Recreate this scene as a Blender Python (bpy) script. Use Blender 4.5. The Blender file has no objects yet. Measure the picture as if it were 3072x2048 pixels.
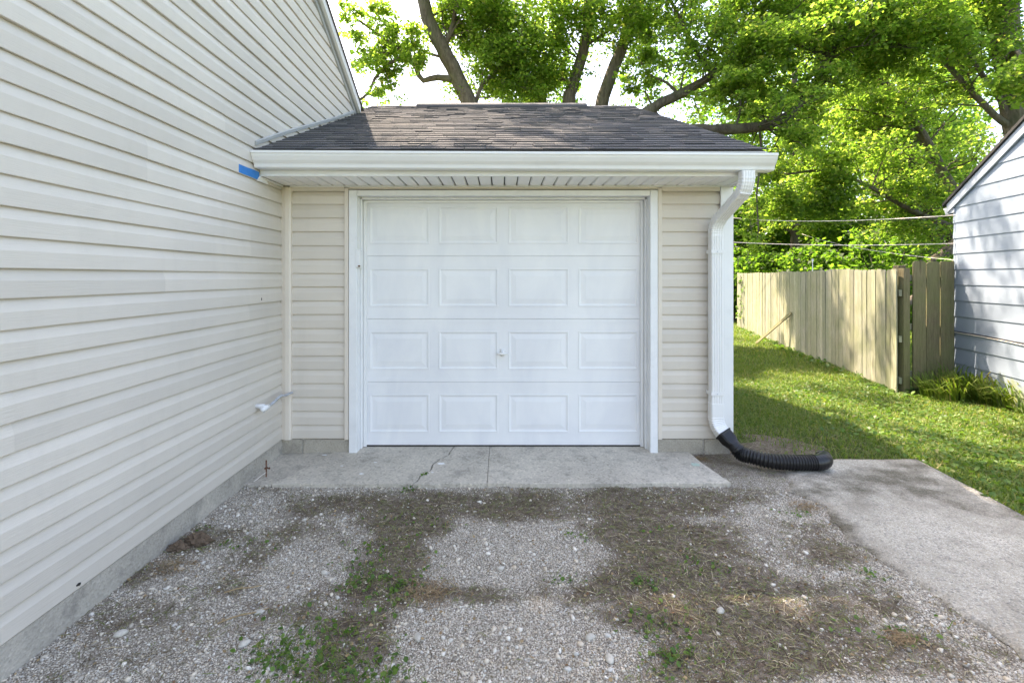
import bpy, bmesh, math, random
import numpy as np
from mathutils import Vector, Matrix

random.seed(7)
rng = np.random.default_rng(11)
S = bpy.context.scene
COL = S.collection
R = math.radians

# ------------------------------------------------------------------ camera
H = 1.45                       # eye height
F = 1420.0                     # focal length in photo pixels (3072 wide)
cam = bpy.data.cameras.new('camera')
camo = bpy.data.objects.new('camera', cam)
COL.objects.link(camo)
camo.location = (0, 0, H)
camo.rotation_euler = (R(90), 0, 0)
cam.sensor_width = 36
cam.lens = F * 36 / 3072
cam.shift_x = 30 / 3072
cam.shift_y = -193 / 3072
cam.clip_start = 0.05
cam.clip_end = 3000
S.camera = camo

# ------------------------------------------------------------------ sky, sun
SUN = Vector((-1.0, 1.2, 2.365)).normalized()
elev = math.asin(SUN.z)
azim = math.atan2(SUN.x, SUN.y)
world = bpy.data.worlds.new('World')
S.world = world
world.use_nodes = True
wn = world.node_tree
bg = wn.nodes['Background']
sky = wn.nodes.new('ShaderNodeTexSky')
sky.sky_type = 'NISHITA'
sky.sun_disc = False
sky.sun_elevation = elev
sky.sun_rotation = azim
sky.air_density = 1.0
sky.dust_density = 2.5
sky.ozone_density = 1.0
wn.links.new(sky.outputs[0], bg.inputs[0])
bg.inputs[1].default_value = 0.15
sl = bpy.data.lights.new('sun', 'SUN')
sl.energy = 3.3
sl.angle = R(0.53)
sl.color = (1.0, 0.93, 0.82)
slo = bpy.data.objects.new('sun', sl)
COL.objects.link(slo)
slo.rotation_euler = SUN.to_track_quat('Z', 'Y').to_euler()
slo.location = (-10, 24, 20)

vs = S.view_settings
vs.view_transform = 'Standard'
vs.look = 'None'
vs.gamma = 1.0
vs.use_curve_mapping = False
vs.exposure = 2.5
vs.use_white_balance = True
vs.white_balance_temperature = 7700
vs.white_balance_tint = 15
try:
    S.cycles.max_bounces = 8
    S.cycles.transparent_max_bounces = 8
    S.cycles.sample_clamp_indirect = 8
except Exception:
    pass

# ------------------------------------------------------------------ materials
def newmat(name):
    m = bpy.data.materials.new(name)
    m.use_nodes = True
    nt = m.node_tree
    nt.nodes.clear()
    out = nt.nodes.new('ShaderNodeOutputMaterial')
    return m, nt, out

def N(nt, typ, **kw):
    n = nt.nodes.new(typ)
    for k, v in kw.items():
        setattr(n, k, v)
    return n

def coords(nt, scale=(1, 1, 1), kind='Object'):
    t = N(nt, 'ShaderNodeTexCoord')
    mp = N(nt, 'ShaderNodeMapping')
    mp.inputs['Scale'].default_value = scale
    nt.links.new(t.outputs[kind], mp.inputs['Vector'])
    return mp.outputs[0]

def worldpos(nt, scale=(1, 1, 1)):
    g = N(nt, 'ShaderNodeNewGeometry')
    mp = N(nt, 'ShaderNodeMapping')
    mp.inputs['Scale'].default_value = scale
    nt.links.new(g.outputs['Position'], mp.inputs['Vector'])
    return mp.outputs[0]

def noise(nt, vec, scale, detail=4, rough=0.6, dist=0.0):
    n = N(nt, 'ShaderNodeTexNoise')
    n.inputs['Scale'].default_value = scale
    n.inputs['Detail'].default_value = detail
    n.inputs['Roughness'].default_value = rough
    n.inputs['Distortion'].default_value = dist
    nt.links.new(vec, n.inputs['Vector'])
    return n.outputs['Fac']

def voro(nt, vec, scale, feature='F1', out='Distance', rand=1.0):
    n = N(nt, 'ShaderNodeTexVoronoi', feature=feature)
    n.inputs['Scale'].default_value = scale
    n.inputs['Randomness'].default_value = rand
    nt.links.new(vec, n.inputs['Vector'])
    return n.outputs[out]

def ramp(nt, fac, stops):
    r = N(nt, 'ShaderNodeValToRGB')
    el = r.color_ramp.elements
    while len(el) < len(stops):
        el.new(0.5)
    for e, (p, c) in zip(el, stops):
        e.position = p
        e.color = (*c, 1) if len(c) == 3 else c
    nt.links.new(fac, r.inputs[0])
    return r.outputs[0]

def g3(v):
    return (v, v, v)

def mix(nt, fac, a, b, blend='MIX'):
    m = N(nt, 'ShaderNodeMix', data_type='RGBA', blend_type=blend)
    for sock, val in ((0, fac), (6, a), (7, b)):
        if hasattr(val, 'links'):
            nt.links.new(val, m.inputs[sock])
        elif isinstance(val, tuple):
            m.inputs[sock].default_value = (*val, 1)
        else:
            m.inputs[sock].default_value = val
    return m.outputs[2]

def math_(nt, op, a, b=0.0, clamp=False):
    m = N(nt, 'ShaderNodeMath', operation=op)
    m.use_clamp = clamp
    for i, v in enumerate((a, b)):
        if hasattr(v, 'links'):
            nt.links.new(v, m.inputs[i])
        else:
            m.inputs[i].default_value = v
    return m.outputs[0]

def bump(nt, height, strength=0.3, dist=0.01):
    b = N(nt, 'ShaderNodeBump')
    b.inputs['Strength'].default_value = strength
    b.inputs['Distance'].default_value = dist
    nt.links.new(height, b.inputs['Height'])
    return b.outputs[0]

def principled(nt, out, color, rough=0.6, normal=None, spec=0.4, metal=0.0):
    p = N(nt, 'ShaderNodeBsdfPrincipled')
    for key, v in (('Base Color', color), ('Roughness', rough)):
        if hasattr(v, 'links'):
            nt.links.new(v, p.inputs[key])
        elif isinstance(v, tuple):
            p.inputs[key].default_value = (*v, 1)
        else:
            p.inputs[key].default_value = v
    p.inputs['Specular IOR Level'].default_value = spec
    p.inputs['Metallic'].default_value = metal
    if normal is not None:
        nt.links.new(normal, p.inputs['Normal'])
    nt.links.new(p.outputs[0], out.inputs[0])
    return p

def paint(name, c, rough=0.5, blotch=0.06, bscale=3.0, bumpy=0.15, stretch=(1, 1, 1), fine=60.0, dirt=0.0, dist=0.004):
    m, nt, out = newmat(name)
    v = worldpos(nt, stretch)
    w = worldpos(nt)
    n1 = noise(nt, w, bscale, 4)
    lo = tuple(x * (1 - blotch) for x in c)
    hi = tuple(min(1, x * (1 + blotch)) for x in c)
    col = ramp(nt, n1, [(0.3, lo), (0.7, hi)])
    if dirt:
        n2 = noise(nt, w, 14, 6, 0.7)
        f = ramp(nt, n2, [(0.55, g3(0)), (0.75, g3(dirt))])
        col = mix(nt, f, col, (0.16, 0.14, 0.11))
    nb = noise(nt, v, fine, 5)
    principled(nt, out, col, rough, bump(nt, nb, bumpy, dist))
    return m

def vinyl(name, c, along):
    m, nt, out = newmat(name)
    st = (2.2, 60, 60) if along == 'x' else (60, 2.2, 60)
    v = worldpos(nt, st)
    w = worldpos(nt)
    oi = N(nt, 'ShaderNodeObjectInfo')
    n1 = noise(nt, w, 1.3, 3)
    col = ramp(nt, n1, [(0.3, tuple(x * .95 for x in c)), (0.7, tuple(x * 1.04 for x in c))])
    shade = ramp(nt, oi.outputs['Random'], [(0, g3(.93)), (1, g3(1.03))])
    col = mix(nt, 1.0, col, shade, 'MULTIPLY')
    # faint dust and specks
    n2 = noise(nt, w, 40, 6, 0.75)
    f = ramp(nt, n2, [(0.68, g3(0)), (0.8, g3(0.35))])
    col = mix(nt, f, col, (0.33, 0.29, 0.24))
    n3 = noise(nt, worldpos(nt, (5, 5, .8)), 1.6, 5, .65)
    f3 = ramp(nt, n3, [(0.5, g3(0)), (0.75, g3(0.22))])
    col = mix(nt, f3, col, tuple(x * .78 for x in c))
    grain = noise(nt, v, 3.0, 4, 0.65, 0.6)
    principled(nt, out, col, 0.48, bump(nt, grain, 0.45, 0.0035), 0.35)
    return m

M = {}
M['vinyl_y'] = vinyl('house_vinyl', (0.65, 0.597, 0.522), 'y')
M['vinyl_x'] = vinyl('garage_vinyl', (0.665, 0.60, 0.515), 'x')
M['vinyl_trim'] = paint('vinyl_trim', (0.70, 0.625, 0.53), 0.5, 0.04)
M['white'] = paint('white_aluminium', (0.79, 0.785, 0.765), 0.35, 0.04, 2.0, 0.04, dirt=.06)
M['soffit'] = paint('white_soffit', (0.88, 0.87, 0.845), 0.45, 0.04, 3.0, 0.04, dirt=0.10)
M['white_wood'] = paint('white_painted_wood', (0.80, 0.80, 0.79), 0.5, 0.04, 5.0, 0.35, (40, 40, 2), 3.0, dirt=0.10)
M['metal_grey'] = paint('galvanised_pipe', (0.45, 0.47, 0.50), 0.5, 0.25, 25, 0.3, dirt=0.5)
M['dark'] = paint('dark_gap', (0.03, 0.028, 0.025), 0.8, 0.2)
M['rust'] = paint('rusty_iron', (0.14, 0.065, 0.04), 0.85, 0.4, 60, 0.6)
M['flash'] = paint('grey_flashing', (0.36, 0.365, 0.35), 0.45, 0.08)
M['tape'] = paint('blue_tape', (0.012, 0.19, 0.52), 0.6, 0.08, 20, 0.4, (1, 1, 1), 80)
M['black_plastic'] = paint('black_plastic', (0.012, 0.012, 0.013), 0.33, 0.3, 8, 0.15, fine=40)
M['shed_paint'] = paint('pale_blue_paint', (0.245, 0.295, 0.36), 0.5, 0.07, 2.5, 0.25, (6, 6, 6), 5.0, dirt=0.12)
M['shed_white'] = paint('shed_white_trim', (0.37, 0.41, 0.47), 0.5, 0.05)
M['asphalt_edge'] = paint('shed_roofing', (0.03, 0.03, 0.03), 0.9, 0.3, 20, 0.8)
M['cable'] = paint('black_cable', (0.02, 0.02, 0.02), 0.6, 0.1)
M['wire'] = paint('white_wire', (0.72, 0.66, 0.6), 0.45, 0.1)

def door_paint():
    m, nt, out = newmat('door_paint')
    w = worldpos(nt)
    n1 = noise(nt, worldpos(nt, (1.0, 1, .45)), 2.6, 5, 0.6, 0.5)
    col = ramp(nt, n1, [(0.38, (0.76, 0.76, 0.765)), (0.62, (0.84, 0.835, 0.82))])
    n2 = noise(nt, worldpos(nt, (2, 1, 9)), 3.5, 4)
    f = ramp(nt, n2, [(0.5, g3(0)), (0.75, g3(0.4))])
    col = mix(nt, f, col, (0.80, 0.80, 0.79))
    n4 = noise(nt, w, 55, 4, .7)
    f4 = ramp(nt, n4, [(0.70, g3(0)), (0.8, g3(0.35))])
    col = mix(nt, f4, col, (0.5, 0.5, 0.5))
    nb = noise(nt, worldpos(nt, (1.5, 60, 60)), 4, 4)
    principled(nt, out, col, ramp(nt, n1, [(0.3, g3(.35)), (.7, g3(.55))]), bump(nt, nb, 0.22, 0.002))
    return m
M['door'] = door_paint()

def concrete(name, c, agg=0.5, scale=90.0, stain=0.5, moss=0.0):
    m, nt, out = newmat(name)
    w = worldpos(nt)
    n1 = noise(nt, w, 2.2, 6, 0.65)
    col = ramp(nt, n1, [(0.3, tuple(x * (1 - .3 * stain) for x in c)), (0.7, tuple(x * (1 + .12 * stain) for x in c))])
    v = voro(nt, w, scale, out='Color')
    vg = ramp(nt, v, [(0.0, tuple(x * .5 for x in c)), (0.35, tuple(x * .95 for x in c)), (0.8, tuple(x * 1.15 for x in c)), (1.0, tuple(min(1, x * 1.55) for x in c))])
    col = mix(nt, agg, col, vg)
    n2 = noise(nt, w, 160, 3, 0.8)
    col = mix(nt, ramp(nt, n2, [(0.62, g3(0)), (0.72, g3(0.6))]), col, tuple(x * .35 for x in c))
    n3 = noise(nt, w, 7, 6, 0.7)
    col = mix(nt, ramp(nt, n3, [(0.52, g3(0)), (0.72, g3(0.35 * stain))]), col, (0.12, 0.115, 0.105))
    if moss:
        n5 = noise(nt, w, 9, 5, .6)
        col = mix(nt, ramp(nt, n5, [(0.5, g3(0)), (0.7, g3(moss))]), col, (0.075, 0.08, 0.035))
    h = math_(nt, 'ADD', voro(nt, w, scale), math_(nt, 'MULTIPLY', n2, 0.6))
    principled(nt, out, col, 0.9, bump(nt, h, 0.55, 0.006), 0.25)
    return m
M['apron'] = concrete('apron_concrete', (0.56, 0.505, 0.42), 0.55, 75, 1.5)
M['foundation'] = concrete('foundation_concrete', (0.47, 0.435, 0.375), 0.35, 90, 1.5)
M['block'] = concrete('concrete_block', (0.44, 0.395, 0.32), 0.4, 120, 1.2)

def ground_mat(name, kind):
    """gravel mixed with trodden dirt; the 'dirt' attribute says what lies where."""
    m, nt, out = newmat(name)
    w = worldpos(nt)
    at = N(nt, 'ShaderNodeAttribute', attribute_name='dirt')
    nz = noise(nt, w, 5, 8, 0.72)
    nz2 = noise(nt, w, 28, 6, 0.7)
    d = math_(nt, 'ADD', at.outputs['Fac'], math_(nt, 'MULTIPLY', math_(nt, 'SUBTRACT', nz, 0.5), 1.3))
    d = math_(nt, 'ADD', d, math_(nt, 'MULTIPLY', math_(nt, 'SUBTRACT', nz2, 0.5), 1.5))
    dm = ramp(nt, d, [(0.20, g3(0)), (0.80, g3(1))])
    # grit: crushed stone fines
    v1 = voro(nt, w, 130, out='Color')
    v1d = voro(nt, w, 130)
    v2 = voro(nt, w, 330, out='Color')
    stone = ramp(nt, v1, [(0.0, (0.16, 0.135, 0.10)), (0.3, (0.42, 0.38, 0.315)), (0.65, (0.66, 0.60, 0.51)), (1.0, (0.82, 0.77, 0.69))])
    fines = ramp(nt, v2, [(0.0, (0.06, 0.046, 0.032)), (0.5, (0.24, 0.205, 0.16)), (1.0, (0.64, 0.58, 0.49))])
    gr = mix(nt, ramp(nt, v1d, [(0.35, g3(0)), (0.5, g3(1))]), stone, fines)
    soil = ramp(nt, nz2, [(0.3, (0.07, 0.05, 0.036)), (0.52, (0.16, 0.122, 0.09)), (0.72, (0.36, 0.305, 0.24))])
    soil = mix(nt, ramp(nt, v2, [(0.75, g3(0)), (0.85, g3(0.8))]), soil, (0.32, 0.30, 0.27))
    col = mix(nt, dm, gr, soil)
    h = math_(nt, 'ADD', math_(nt, 'MULTIPLY', v1d, -0.8), math_(nt, 'MULTIPLY', nz2, 0.8))
    principled(nt, out, col, 0.95, bump(nt, h, 0.8, 0.01), 0.15)
    return m
M['gravel_ground'] = ground_mat('gravel_ground', 'gravel')

def walkway_mat():
    m, nt, out = newmat('aggregate_walkway')
    w = worldpos(nt)
    at = N(nt, 'ShaderNodeAttribute', attribute_name='dirt')
    v1 = voro(nt, w, 75, out='Color')
    v1d = voro(nt, w, 75)
    v2 = voro(nt, w, 240, out='Color')
    stone = ramp(nt, v1, [(0.0, (0.18, 0.175, 0.165)), (0.3, (0.34, 0.32, 0.285)), (0.55, (0.54, 0.495, 0.415)), (0.8, (0.42, 0.375, 0.30)), (1.0, (0.76, 0.72, 0.64))])
    paste = ramp(nt, v2, [(0, (0.28, 0.255, 0.21)), (0.6, (0.54, 0.495, 0.415)), (1, (0.80, 0.75, 0.66))])
    col = mix(nt, ramp(nt, v1d, [(0.35, g3(0)), (0.55, g3(1))]), stone, paste)
    nz = noise(nt, w, 6, 8, 0.75)
    n1 = noise(nt, w, 1.8, 5)
    col = mix(nt, ramp(nt, n1, [(.35, g3(0)), (.7, g3(.5))]), col, (0.24, 0.21, 0.165))
    nd = noise(nt, w, 3.2, 8, .75)
    col = mix(nt, ramp(nt, nd, [(.48, g3(0)), (.68, g3(.6))]), col, (0.19, 0.165, 0.13))
    d = math_(nt, 'ADD', at.outputs['Fac'], math_(nt, 'MULTIPLY', math_(nt, 'SUBTRACT', nz, 0.5), 1.5))
    soil = ramp(nt, v2, [(0.0, (0.06, 0.05, 0.035)), (0.6, (0.12, 0.105, 0.075)), (1.0, (0.22, 0.20, 0.16))])
    col = mix(nt, ramp(nt, d, [(0.3, g3(0)), (0.75, g3(0.88))]), col, soil)
    h = math_(nt, 'ADD', math_(nt, 'MULTIPLY', v1d, -0.9), math_(nt, 'MULTIPLY', nz, 0.5))
    principled(nt, out, col, 0.92, bump(nt, h, 0.7, 0.008), 0.2)
    return m
M['walkway'] = walkway_mat()

def lawn_mat():
    m, nt, out = newmat('lawn_soil')
    w = worldpos(nt)
    n1 = noise(nt, w, 1.1, 6, .65)
    n2 = noise(nt, w, 30, 6, .7)
    col = ramp(nt, n2, [(0.3, (0.035, 0.06, 0.012)), (0.55, (0.085, 0.13, 0.028)), (0.75, (0.14, 0.155, 0.05))])
    col = mix(nt, ramp(nt, n1, [(0.52, g3(0)), (0.68, g3(0.6))]), col, (0.085, 0.068, 0.042))
    principled(nt, out, col, 0.95, bump(nt, n2, 0.9, 0.03), 0.1)
    return m
M['lawn'] = lawn_mat()

def island_mat(name, stops, rough=0.85, bscale=120, b=0.4, spec=0.25):
    m, nt, out = newmat(name)
    g = N(nt, 'ShaderNodeNewGeometry')
    w = worldpos(nt)
    n = noise(nt, w, bscale, 4, .7)
    col = ramp(nt, g.outputs['Random Per Island'], stops)
    col = mix(nt, 0.5, col, ramp(nt, n, [(0.3, g3(.65)), (0.7, g3(1.3))]), 'MULTIPLY')
    principled(nt, out, col, rough, bump(nt, n, b, 0.004), spec)
    return m
M['stones'] = island_mat('crushed_stone', [(0.0, (0.24, 0.21, 0.175)), (0.2, (0.46, 0.41, 0.34)), (0.45, (0.68, 0.605, 0.495)), (0.62, (0.62, 0.52, 0.40)), (0.78, (0.55, 0.525, 0.48)), (0.93, (0.74, 0.68, 0.59)), (1.0, (0.82, 0.775, 0.70))])
M['stone_single'] = paint('single_stone', (0.50, 0.465, 0.40), .85, .25, 40, .6, fine=120)
M['thatch'] = island_mat('dry_grass', [(0.0, (0.07, 0.05, 0.032)), (0.3, (0.17, 0.13, 0.08)), (0.55, (0.19, 0.175, 0.075)), (0.75, (0.15, 0.20, 0.06)), (0.88, (0.36, 0.30, 0.18)), (1.0, (0.50, 0.43, 0.30))], 0.8, 200, .1)
M['straw'] = island_mat('straw', [(0, (0.25, 0.17, 0.09)), (0.5, (0.34, 0.25, 0.14)), (1, (0.16, 0.09, 0.05))], 0.8)
M['rotwood'] = island_mat('rotten_wood', [(0, (0.075, 0.05, 0.032)), (0.5, (0.10, 0.068, 0.045)), (1, (0.14, 0.10, 0.07))], 0.95, 45, 1.0)

def leaf_mat(name, stops, trans=0.5, tcol=1.7, rough=0.55):
    m, nt, out = newmat(name)
    g = N(nt, 'ShaderNodeNewGeometry')
    col = ramp(nt, g.outputs['Random Per Island'], stops)
    p = N(nt, 'ShaderNodeBsdfPrincipled')
    p.inputs['Roughness'].default_value = rough
    p.inputs['Specular IOR Level'].default_value = 0.35
    nt.links.new(col, p.inputs['Base Color'])
    t = N(nt, 'ShaderNodeBsdfTranslucent')
    tc = mix(nt, 1.0, col, (tcol * 1.02, tcol * 1.12, tcol * 0.55), 'MULTIPLY')
    nt.links.new(tc, t.inputs['Color'])
    ms = N(nt, 'ShaderNodeMixShader')
    ms.inputs[0].default_value = trans
    nt.links.new(p.outputs[0], ms.inputs[1])
    nt.links.new(t.outputs[0], ms.inputs[2])
    nt.links.new(ms.outputs[0], out.inputs[0])
    return m
M['leaf'] = leaf_mat('maple_leaf', [(0, (0.045, 0.085, 0.016)), (0.4, (0.080, 0.130, 0.026)), (0.8, (0.118, 0.162, 0.038)), (0.97, (0.16, 0.19, 0.055)), (1, (0.20, 0.175, 0.06))], 0.62, 3.2, .42)
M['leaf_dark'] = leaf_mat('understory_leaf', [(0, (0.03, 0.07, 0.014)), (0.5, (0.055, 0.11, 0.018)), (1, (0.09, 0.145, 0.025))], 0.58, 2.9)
M['grass'] = leaf_mat('grass_blade', [(0, (0.06, 0.115, 0.018)), (0.5, (0.115, 0.175, 0.026)), (0.85, (0.16, 0.20, 0.045)), (1, (0.26, 0.21, 0.10))], 0.4, 1.8)
M['clover'] = leaf_mat('clover_leaf', [(0, (0.05, 0.115, 0.02)), (0.6, (0.095, 0.18, 0.03)), (0.92, (0.14, 0.22, 0.045)), (1, (0.24, 0.22, 0.08))], 0.35, 1.7, .45)

def bark_mat(name, c):
    m, nt, out = newmat(name)
    v = worldpos(nt, (1, 1, .25))
    n = noise(nt, v, 14, 6, .7, .4)
    n2 = noise(nt, worldpos(nt), 2.5, 3)
    col = ramp(nt, n, [(0.32, tuple(x * .4 for x in c)), (0.6, c), (0.8, tuple(x * 1.5 for x in c))])
    col = mix(nt, ramp(nt, n2, [(.45, g3(0)), (.7, g3(.4))]), col, (0.11, 0.13, 0.07))
    principled(nt, out, col, .9, bump(nt, n, .9, .05), .15)
    return m
M['bark'] = bark_mat('maple_bark', (0.15, 0.125, 0.10))
M['bark_dark'] = bark_mat('dark_bark', (0.10, 0.082, 0.066))

def wood_mat(name, c, green):
    m, nt, out = newmat(name)
    oi = N(nt, 'ShaderNodeObjectInfo')
    tc = N(nt, 'ShaderNodeTexCoord')
    mp = N(nt, 'ShaderNodeMapping')
    mp.inputs['Scale'].default_value = (14, 14, 1.1)
    ad = N(nt, 'ShaderNodeVectorMath', operation='ADD')
    sc = N(nt, 'ShaderNodeVectorMath', operation='SCALE')
    sc.inputs[0].default_value = (37, 53, 71)
    nt.links.new(oi.outputs['Random'], sc.inputs['Scale'])
    nt.links.new(tc.outputs['Object'], ad.inputs[0])
    nt.links.new(sc.outputs[0], ad.inputs[1])
    nt.links.new(ad.outputs[0], mp.inputs['Vector'])
    n = noise(nt, mp.outputs[0], 3.5, 6, .65, 1.2)
    base = ramp(nt, n, [(0.3, tuple(x * .55 for x in c)), (0.55, c), (0.75, tuple(x * 1.3 for x in c))])
    tint = ramp(nt, oi.outputs['Random'], [(0, (.62, .62, .60)), (0.3, (.95, .95, .98)), (0.6, (1.0, .97, .9)), (1, (1.3, 1.28, 1.2))])
    base = mix(nt, 1.0, base, tint, 'MULTIPLY')
    n2 = noise(nt, worldpos(nt), 2.3, 6, .7)
    base = mix(nt, ramp(nt, n2, [(.35, g3(0.1)), (.65, g3(green))]), base, (0.16, 0.19, 0.07))
    # knots
    k = voro(nt, mp.outputs[0], 0.55)
    base = mix(nt, ramp(nt, k, [(0.06, g3(.8)), (0.14, g3(0))]), base, (0.06, 0.045, 0.03))
    principled(nt, out, base, .88, bump(nt, n, .6, .006), .2)
    return m
M['fence'] = wood_mat('weathered_fence', (0.315, 0.305, 0.25), 0.5)
M['fence_old'] = wood_mat('mossy_board', (0.21, 0.175, 0.115), 0.6)

def shingle_mat():
    m, nt, out = newmat('asphalt_shingle')
    oi = N(nt, 'ShaderNodeObjectInfo')
    g = N(nt, 'ShaderNodeNewGeometry')
    w = worldpos(nt)
    r = math_(nt, 'FRACT', math_(nt, 'ADD', oi.outputs['Random'], g.outputs['Random Per Island']))
    base = ramp(nt, r, [(0, (0.062, 0.064, 0.070)), (0.35, (0.086, 0.087, 0.091)), (0.75, (0.108, 0.106, 0.107)), (1, (0.140, 0.133, 0.128))])
    n = noise(nt, w, 320, 3, .8)
    base = mix(nt, 0.8, base, ramp(nt, n, [(.3, g3(.45)), (.7, g3(1.6))]), 'MULTIPLY')
    principled(nt, out, base, .92, bump(nt, n, .9, .006), .25)
    return m
M['shingle'] = shingle_mat()

def shed_plank_mat():
    """pale blue paint with green algae on the lowest boards."""
    m, nt, out = newmat('shed_board_paint')
    w = worldpos(nt)
    n1 = noise(nt, w, 2.5, 4)
    c = (0.245, 0.295, 0.36)
    col = ramp(nt, n1, [(.3, tuple(x * .93 for x in c)), (.7, tuple(x * 1.05 for x in c))])
    sp = N(nt, 'ShaderNodeSeparateXYZ')
    nt.links.new(w, sp.inputs[0])
    n2 = noise(nt, w, 4.5, 6, .7)
    z = math_(nt, 'ADD', sp.outputs[2], math_(nt, 'MULTIPLY', math_(nt, 'SUBTRACT', n2, .5), -1.1))
    f = ramp(nt, math_(nt, 'ADD', z, .5), [(0.42, g3(.85)), (0.62, g3(0))])
    col = mix(nt, f, col, (0.22, 0.25, 0.11))
    n4 = noise(nt, w, 60, 4, .75)
    col = mix(nt, ramp(nt, n4, [(.7, g3(0)), (.8, g3(.5))]), col, (0.25, 0.24, 0.24))
    nb = noise(nt, worldpos(nt, (8, 8, 60)), 2, 4)
    principled(nt, out, col, .5, bump(nt, nb, .2, .003), .35)
    return m
M['shed_plank'] = shed_plank_mat()

# ------------------------------------------------------------------ building helpers
WORLD = {}                      # world location of every linked object

def link(o, parent=None, loc=None):
    COL.objects.link(o)
    loc = Vector(loc) if loc is not None else Vector((0, 0, 0))
    WORLD[o.name] = loc
    if parent is not None:
        o.parent = parent
        o.location = loc - WORLD[parent.name]
    else:
        o.location = loc
    return o

def tag(o, label=None, cat=None, group=None, kind=None):
    if label: o['label'] = label
    if cat: o['category'] = cat
    if group: o['group'] = group
    if kind: o['kind'] = kind
    return o

def thing(name, loc, label, cat, group=None):
    o = bpy.data.objects.new(name, None)
    o.empty_display_size = 0.2
    link(o, None, loc)
    return tag(o, label, cat, group)

def vf_join(parts):
    V, Fc = [], []
    for v, f in parts:
        k = len(V)
        V += [tuple(p) for p in v]
        Fc += [tuple(i + k for i in q) for q in f]
    return V, Fc

def put(name, vf, mat, parent=None, smooth=False, bevel=0.0, fix=True, kind=None):
    v, f = vf
    a = np.array(v, dtype=float)
    c = (a.min(0) + a.max(0)) / 2
    me = bpy.data.meshes.new(name)
    me.from_pydata([tuple(p - c) for p in a], [], [tuple(q) for q in f])
    if fix or bevel:
        bm = bmesh.new()
        bm.from_mesh(me)
        bmesh.ops.recalc_face_normals(bm, faces=bm.faces)
        if bevel:
            es = [e for e in bm.edges if len(e.link_faces) == 2 and e.calc_face_angle(0) > 0.5]
            bmesh.ops.bevel(bm, geom=es, offset=bevel, segments=1, affect='EDGES', profile=0.5)
        bm.to_mesh(me)
        bm.free()
    if mat: me.materials.append(mat)
    if smooth:
        me.polygons.foreach_set('use_smooth', [True] * len(me.polygons))
    o = bpy.data.objects.new(name, me)
    link(o, parent, c)
    if kind: o['kind'] = kind
    return o

def shared(name, me, parent, loc, rotz=0.0, rot=None, scale=None):
    o = bpy.data.objects.new(name, me)
    link(o, parent, loc)
    if rot is not None: o.rotation_euler = rot
    elif rotz: o.rotation_euler = (0, 0, rotz)
    if scale: o.scale = scale
    return o

def box(x0, x1, y0, y1, z0, z1):
    v = [(x0, y0, z0), (x1, y0, z0), (x1, y1, z0), (x0, y1, z0), (x0, y0, z1), (x1, y0, z1), (x1, y1, z1), (x0, y1, z1)]
    f = [(0, 3, 2, 1), (4, 5, 6, 7), (0, 1, 5, 4), (1, 2, 6, 5), (2, 3, 7, 6), (3, 0, 4, 7)]
    return v, f

def prism(poly, fn, a0, a1):
    """extrude a closed 2D polygon from a0 to a1; a0/a1 are numbers or functions of the 2D point; fn(a, p, q) -> xyz"""
    g0 = a0 if callable(a0) else (lambda p, q: a0)
    g1 = a1 if callable(a1) else (lambda p, q: a1)
    n = len(poly)
    v = [fn(g0(p, q), p, q) for p, q in poly] + [fn(g1(p, q), p, q) for p, q in poly]
    f = [tuple(range(n)), tuple(range(2 * n - 1, n - 1, -1))]
    f += [(i, i + n, (i + 1) % n + n, (i + 1) % n) for i in range(n)]
    return v, f

def loft(rings, cap=True):
    n = len(rings[0])
    v = [tuple(p) for r in rings for p in r]
    f = []
    for k in range(len(rings) - 1):
        for i in range(n):
            j = (i + 1) % n
            f.append((k * n + i, k * n + j, (k + 1) * n + j, (k + 1) * n + i))
    if cap:
        f.append(tuple(range(n - 1, -1, -1)))
        f.append(tuple((len(rings) - 1) * n + i for i in range(n)))
    return v, f

def tube(pts, rad, n=8, cap=True):
    pts = [Vector(p) for p in pts]
    if not hasattr(rad, '__len__'):
        rad = [rad] * len(pts)
    rings = []
    up = Vector((0.13, 0.07, 1)).normalized()
    for i, p in enumerate(pts):
        d = (pts[min(i + 1, len(pts) - 1)] - pts[max(i - 1, 0)])
        d = d.normalized() if d.length > 1e-9 else Vector((0, 0, 1))
        if abs(d.dot(up)) > 0.97:
            up = Vector((1, 0.1, 0)).normalized()
        a = up.cross(d).normalized()
        b = d.cross(a)
        up = b
        rings.append([p + (a * math.cos(t) + b * math.sin(t)) * rad[i] for t in [2 * math.pi * k / n for k in range(n)]])
    return loft(rings, cap)

def curve_pts(ctrl, n):
    """Catmull-Rom through control points"""
    c = [np.array(p, float) for p in ctrl]
    c = [2 * c[0] - c[1]] + c + [2 * c[-1] - c[-2]]
    out = []
    segs = len(c) - 3
    for k in range(n):
        u = k / (n - 1) * segs
        i = min(int(u), segs - 1)
        t = u - i
        p0, p1, p2, p3 = c[i:i + 4]
        out.append(0.5 * ((2 * p1) + (-p0 + p2) * t + (2 * p0 - 5 * p1 + 4 * p2 - p3) * t * t + (-p0 + 3 * p1 - 3 * p2 + p3) * t ** 3))
    return out

def at(px, py, Y):
    """point at distance Y seen at photo pixel (px, py) - used to survey real positions"""
    return ((px - 1506) / F * Y, Y, H - (py - 831) / F * Y)

def gp(px, py, z=0.0):
    """ground point seen at pixel of the 2352-wide survey copy"""
    x, y = px * 1.30612, py * 1.30612
    s = (y - 831) / (H - z)
    return ((x - 1506) / s, F / s)

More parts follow.
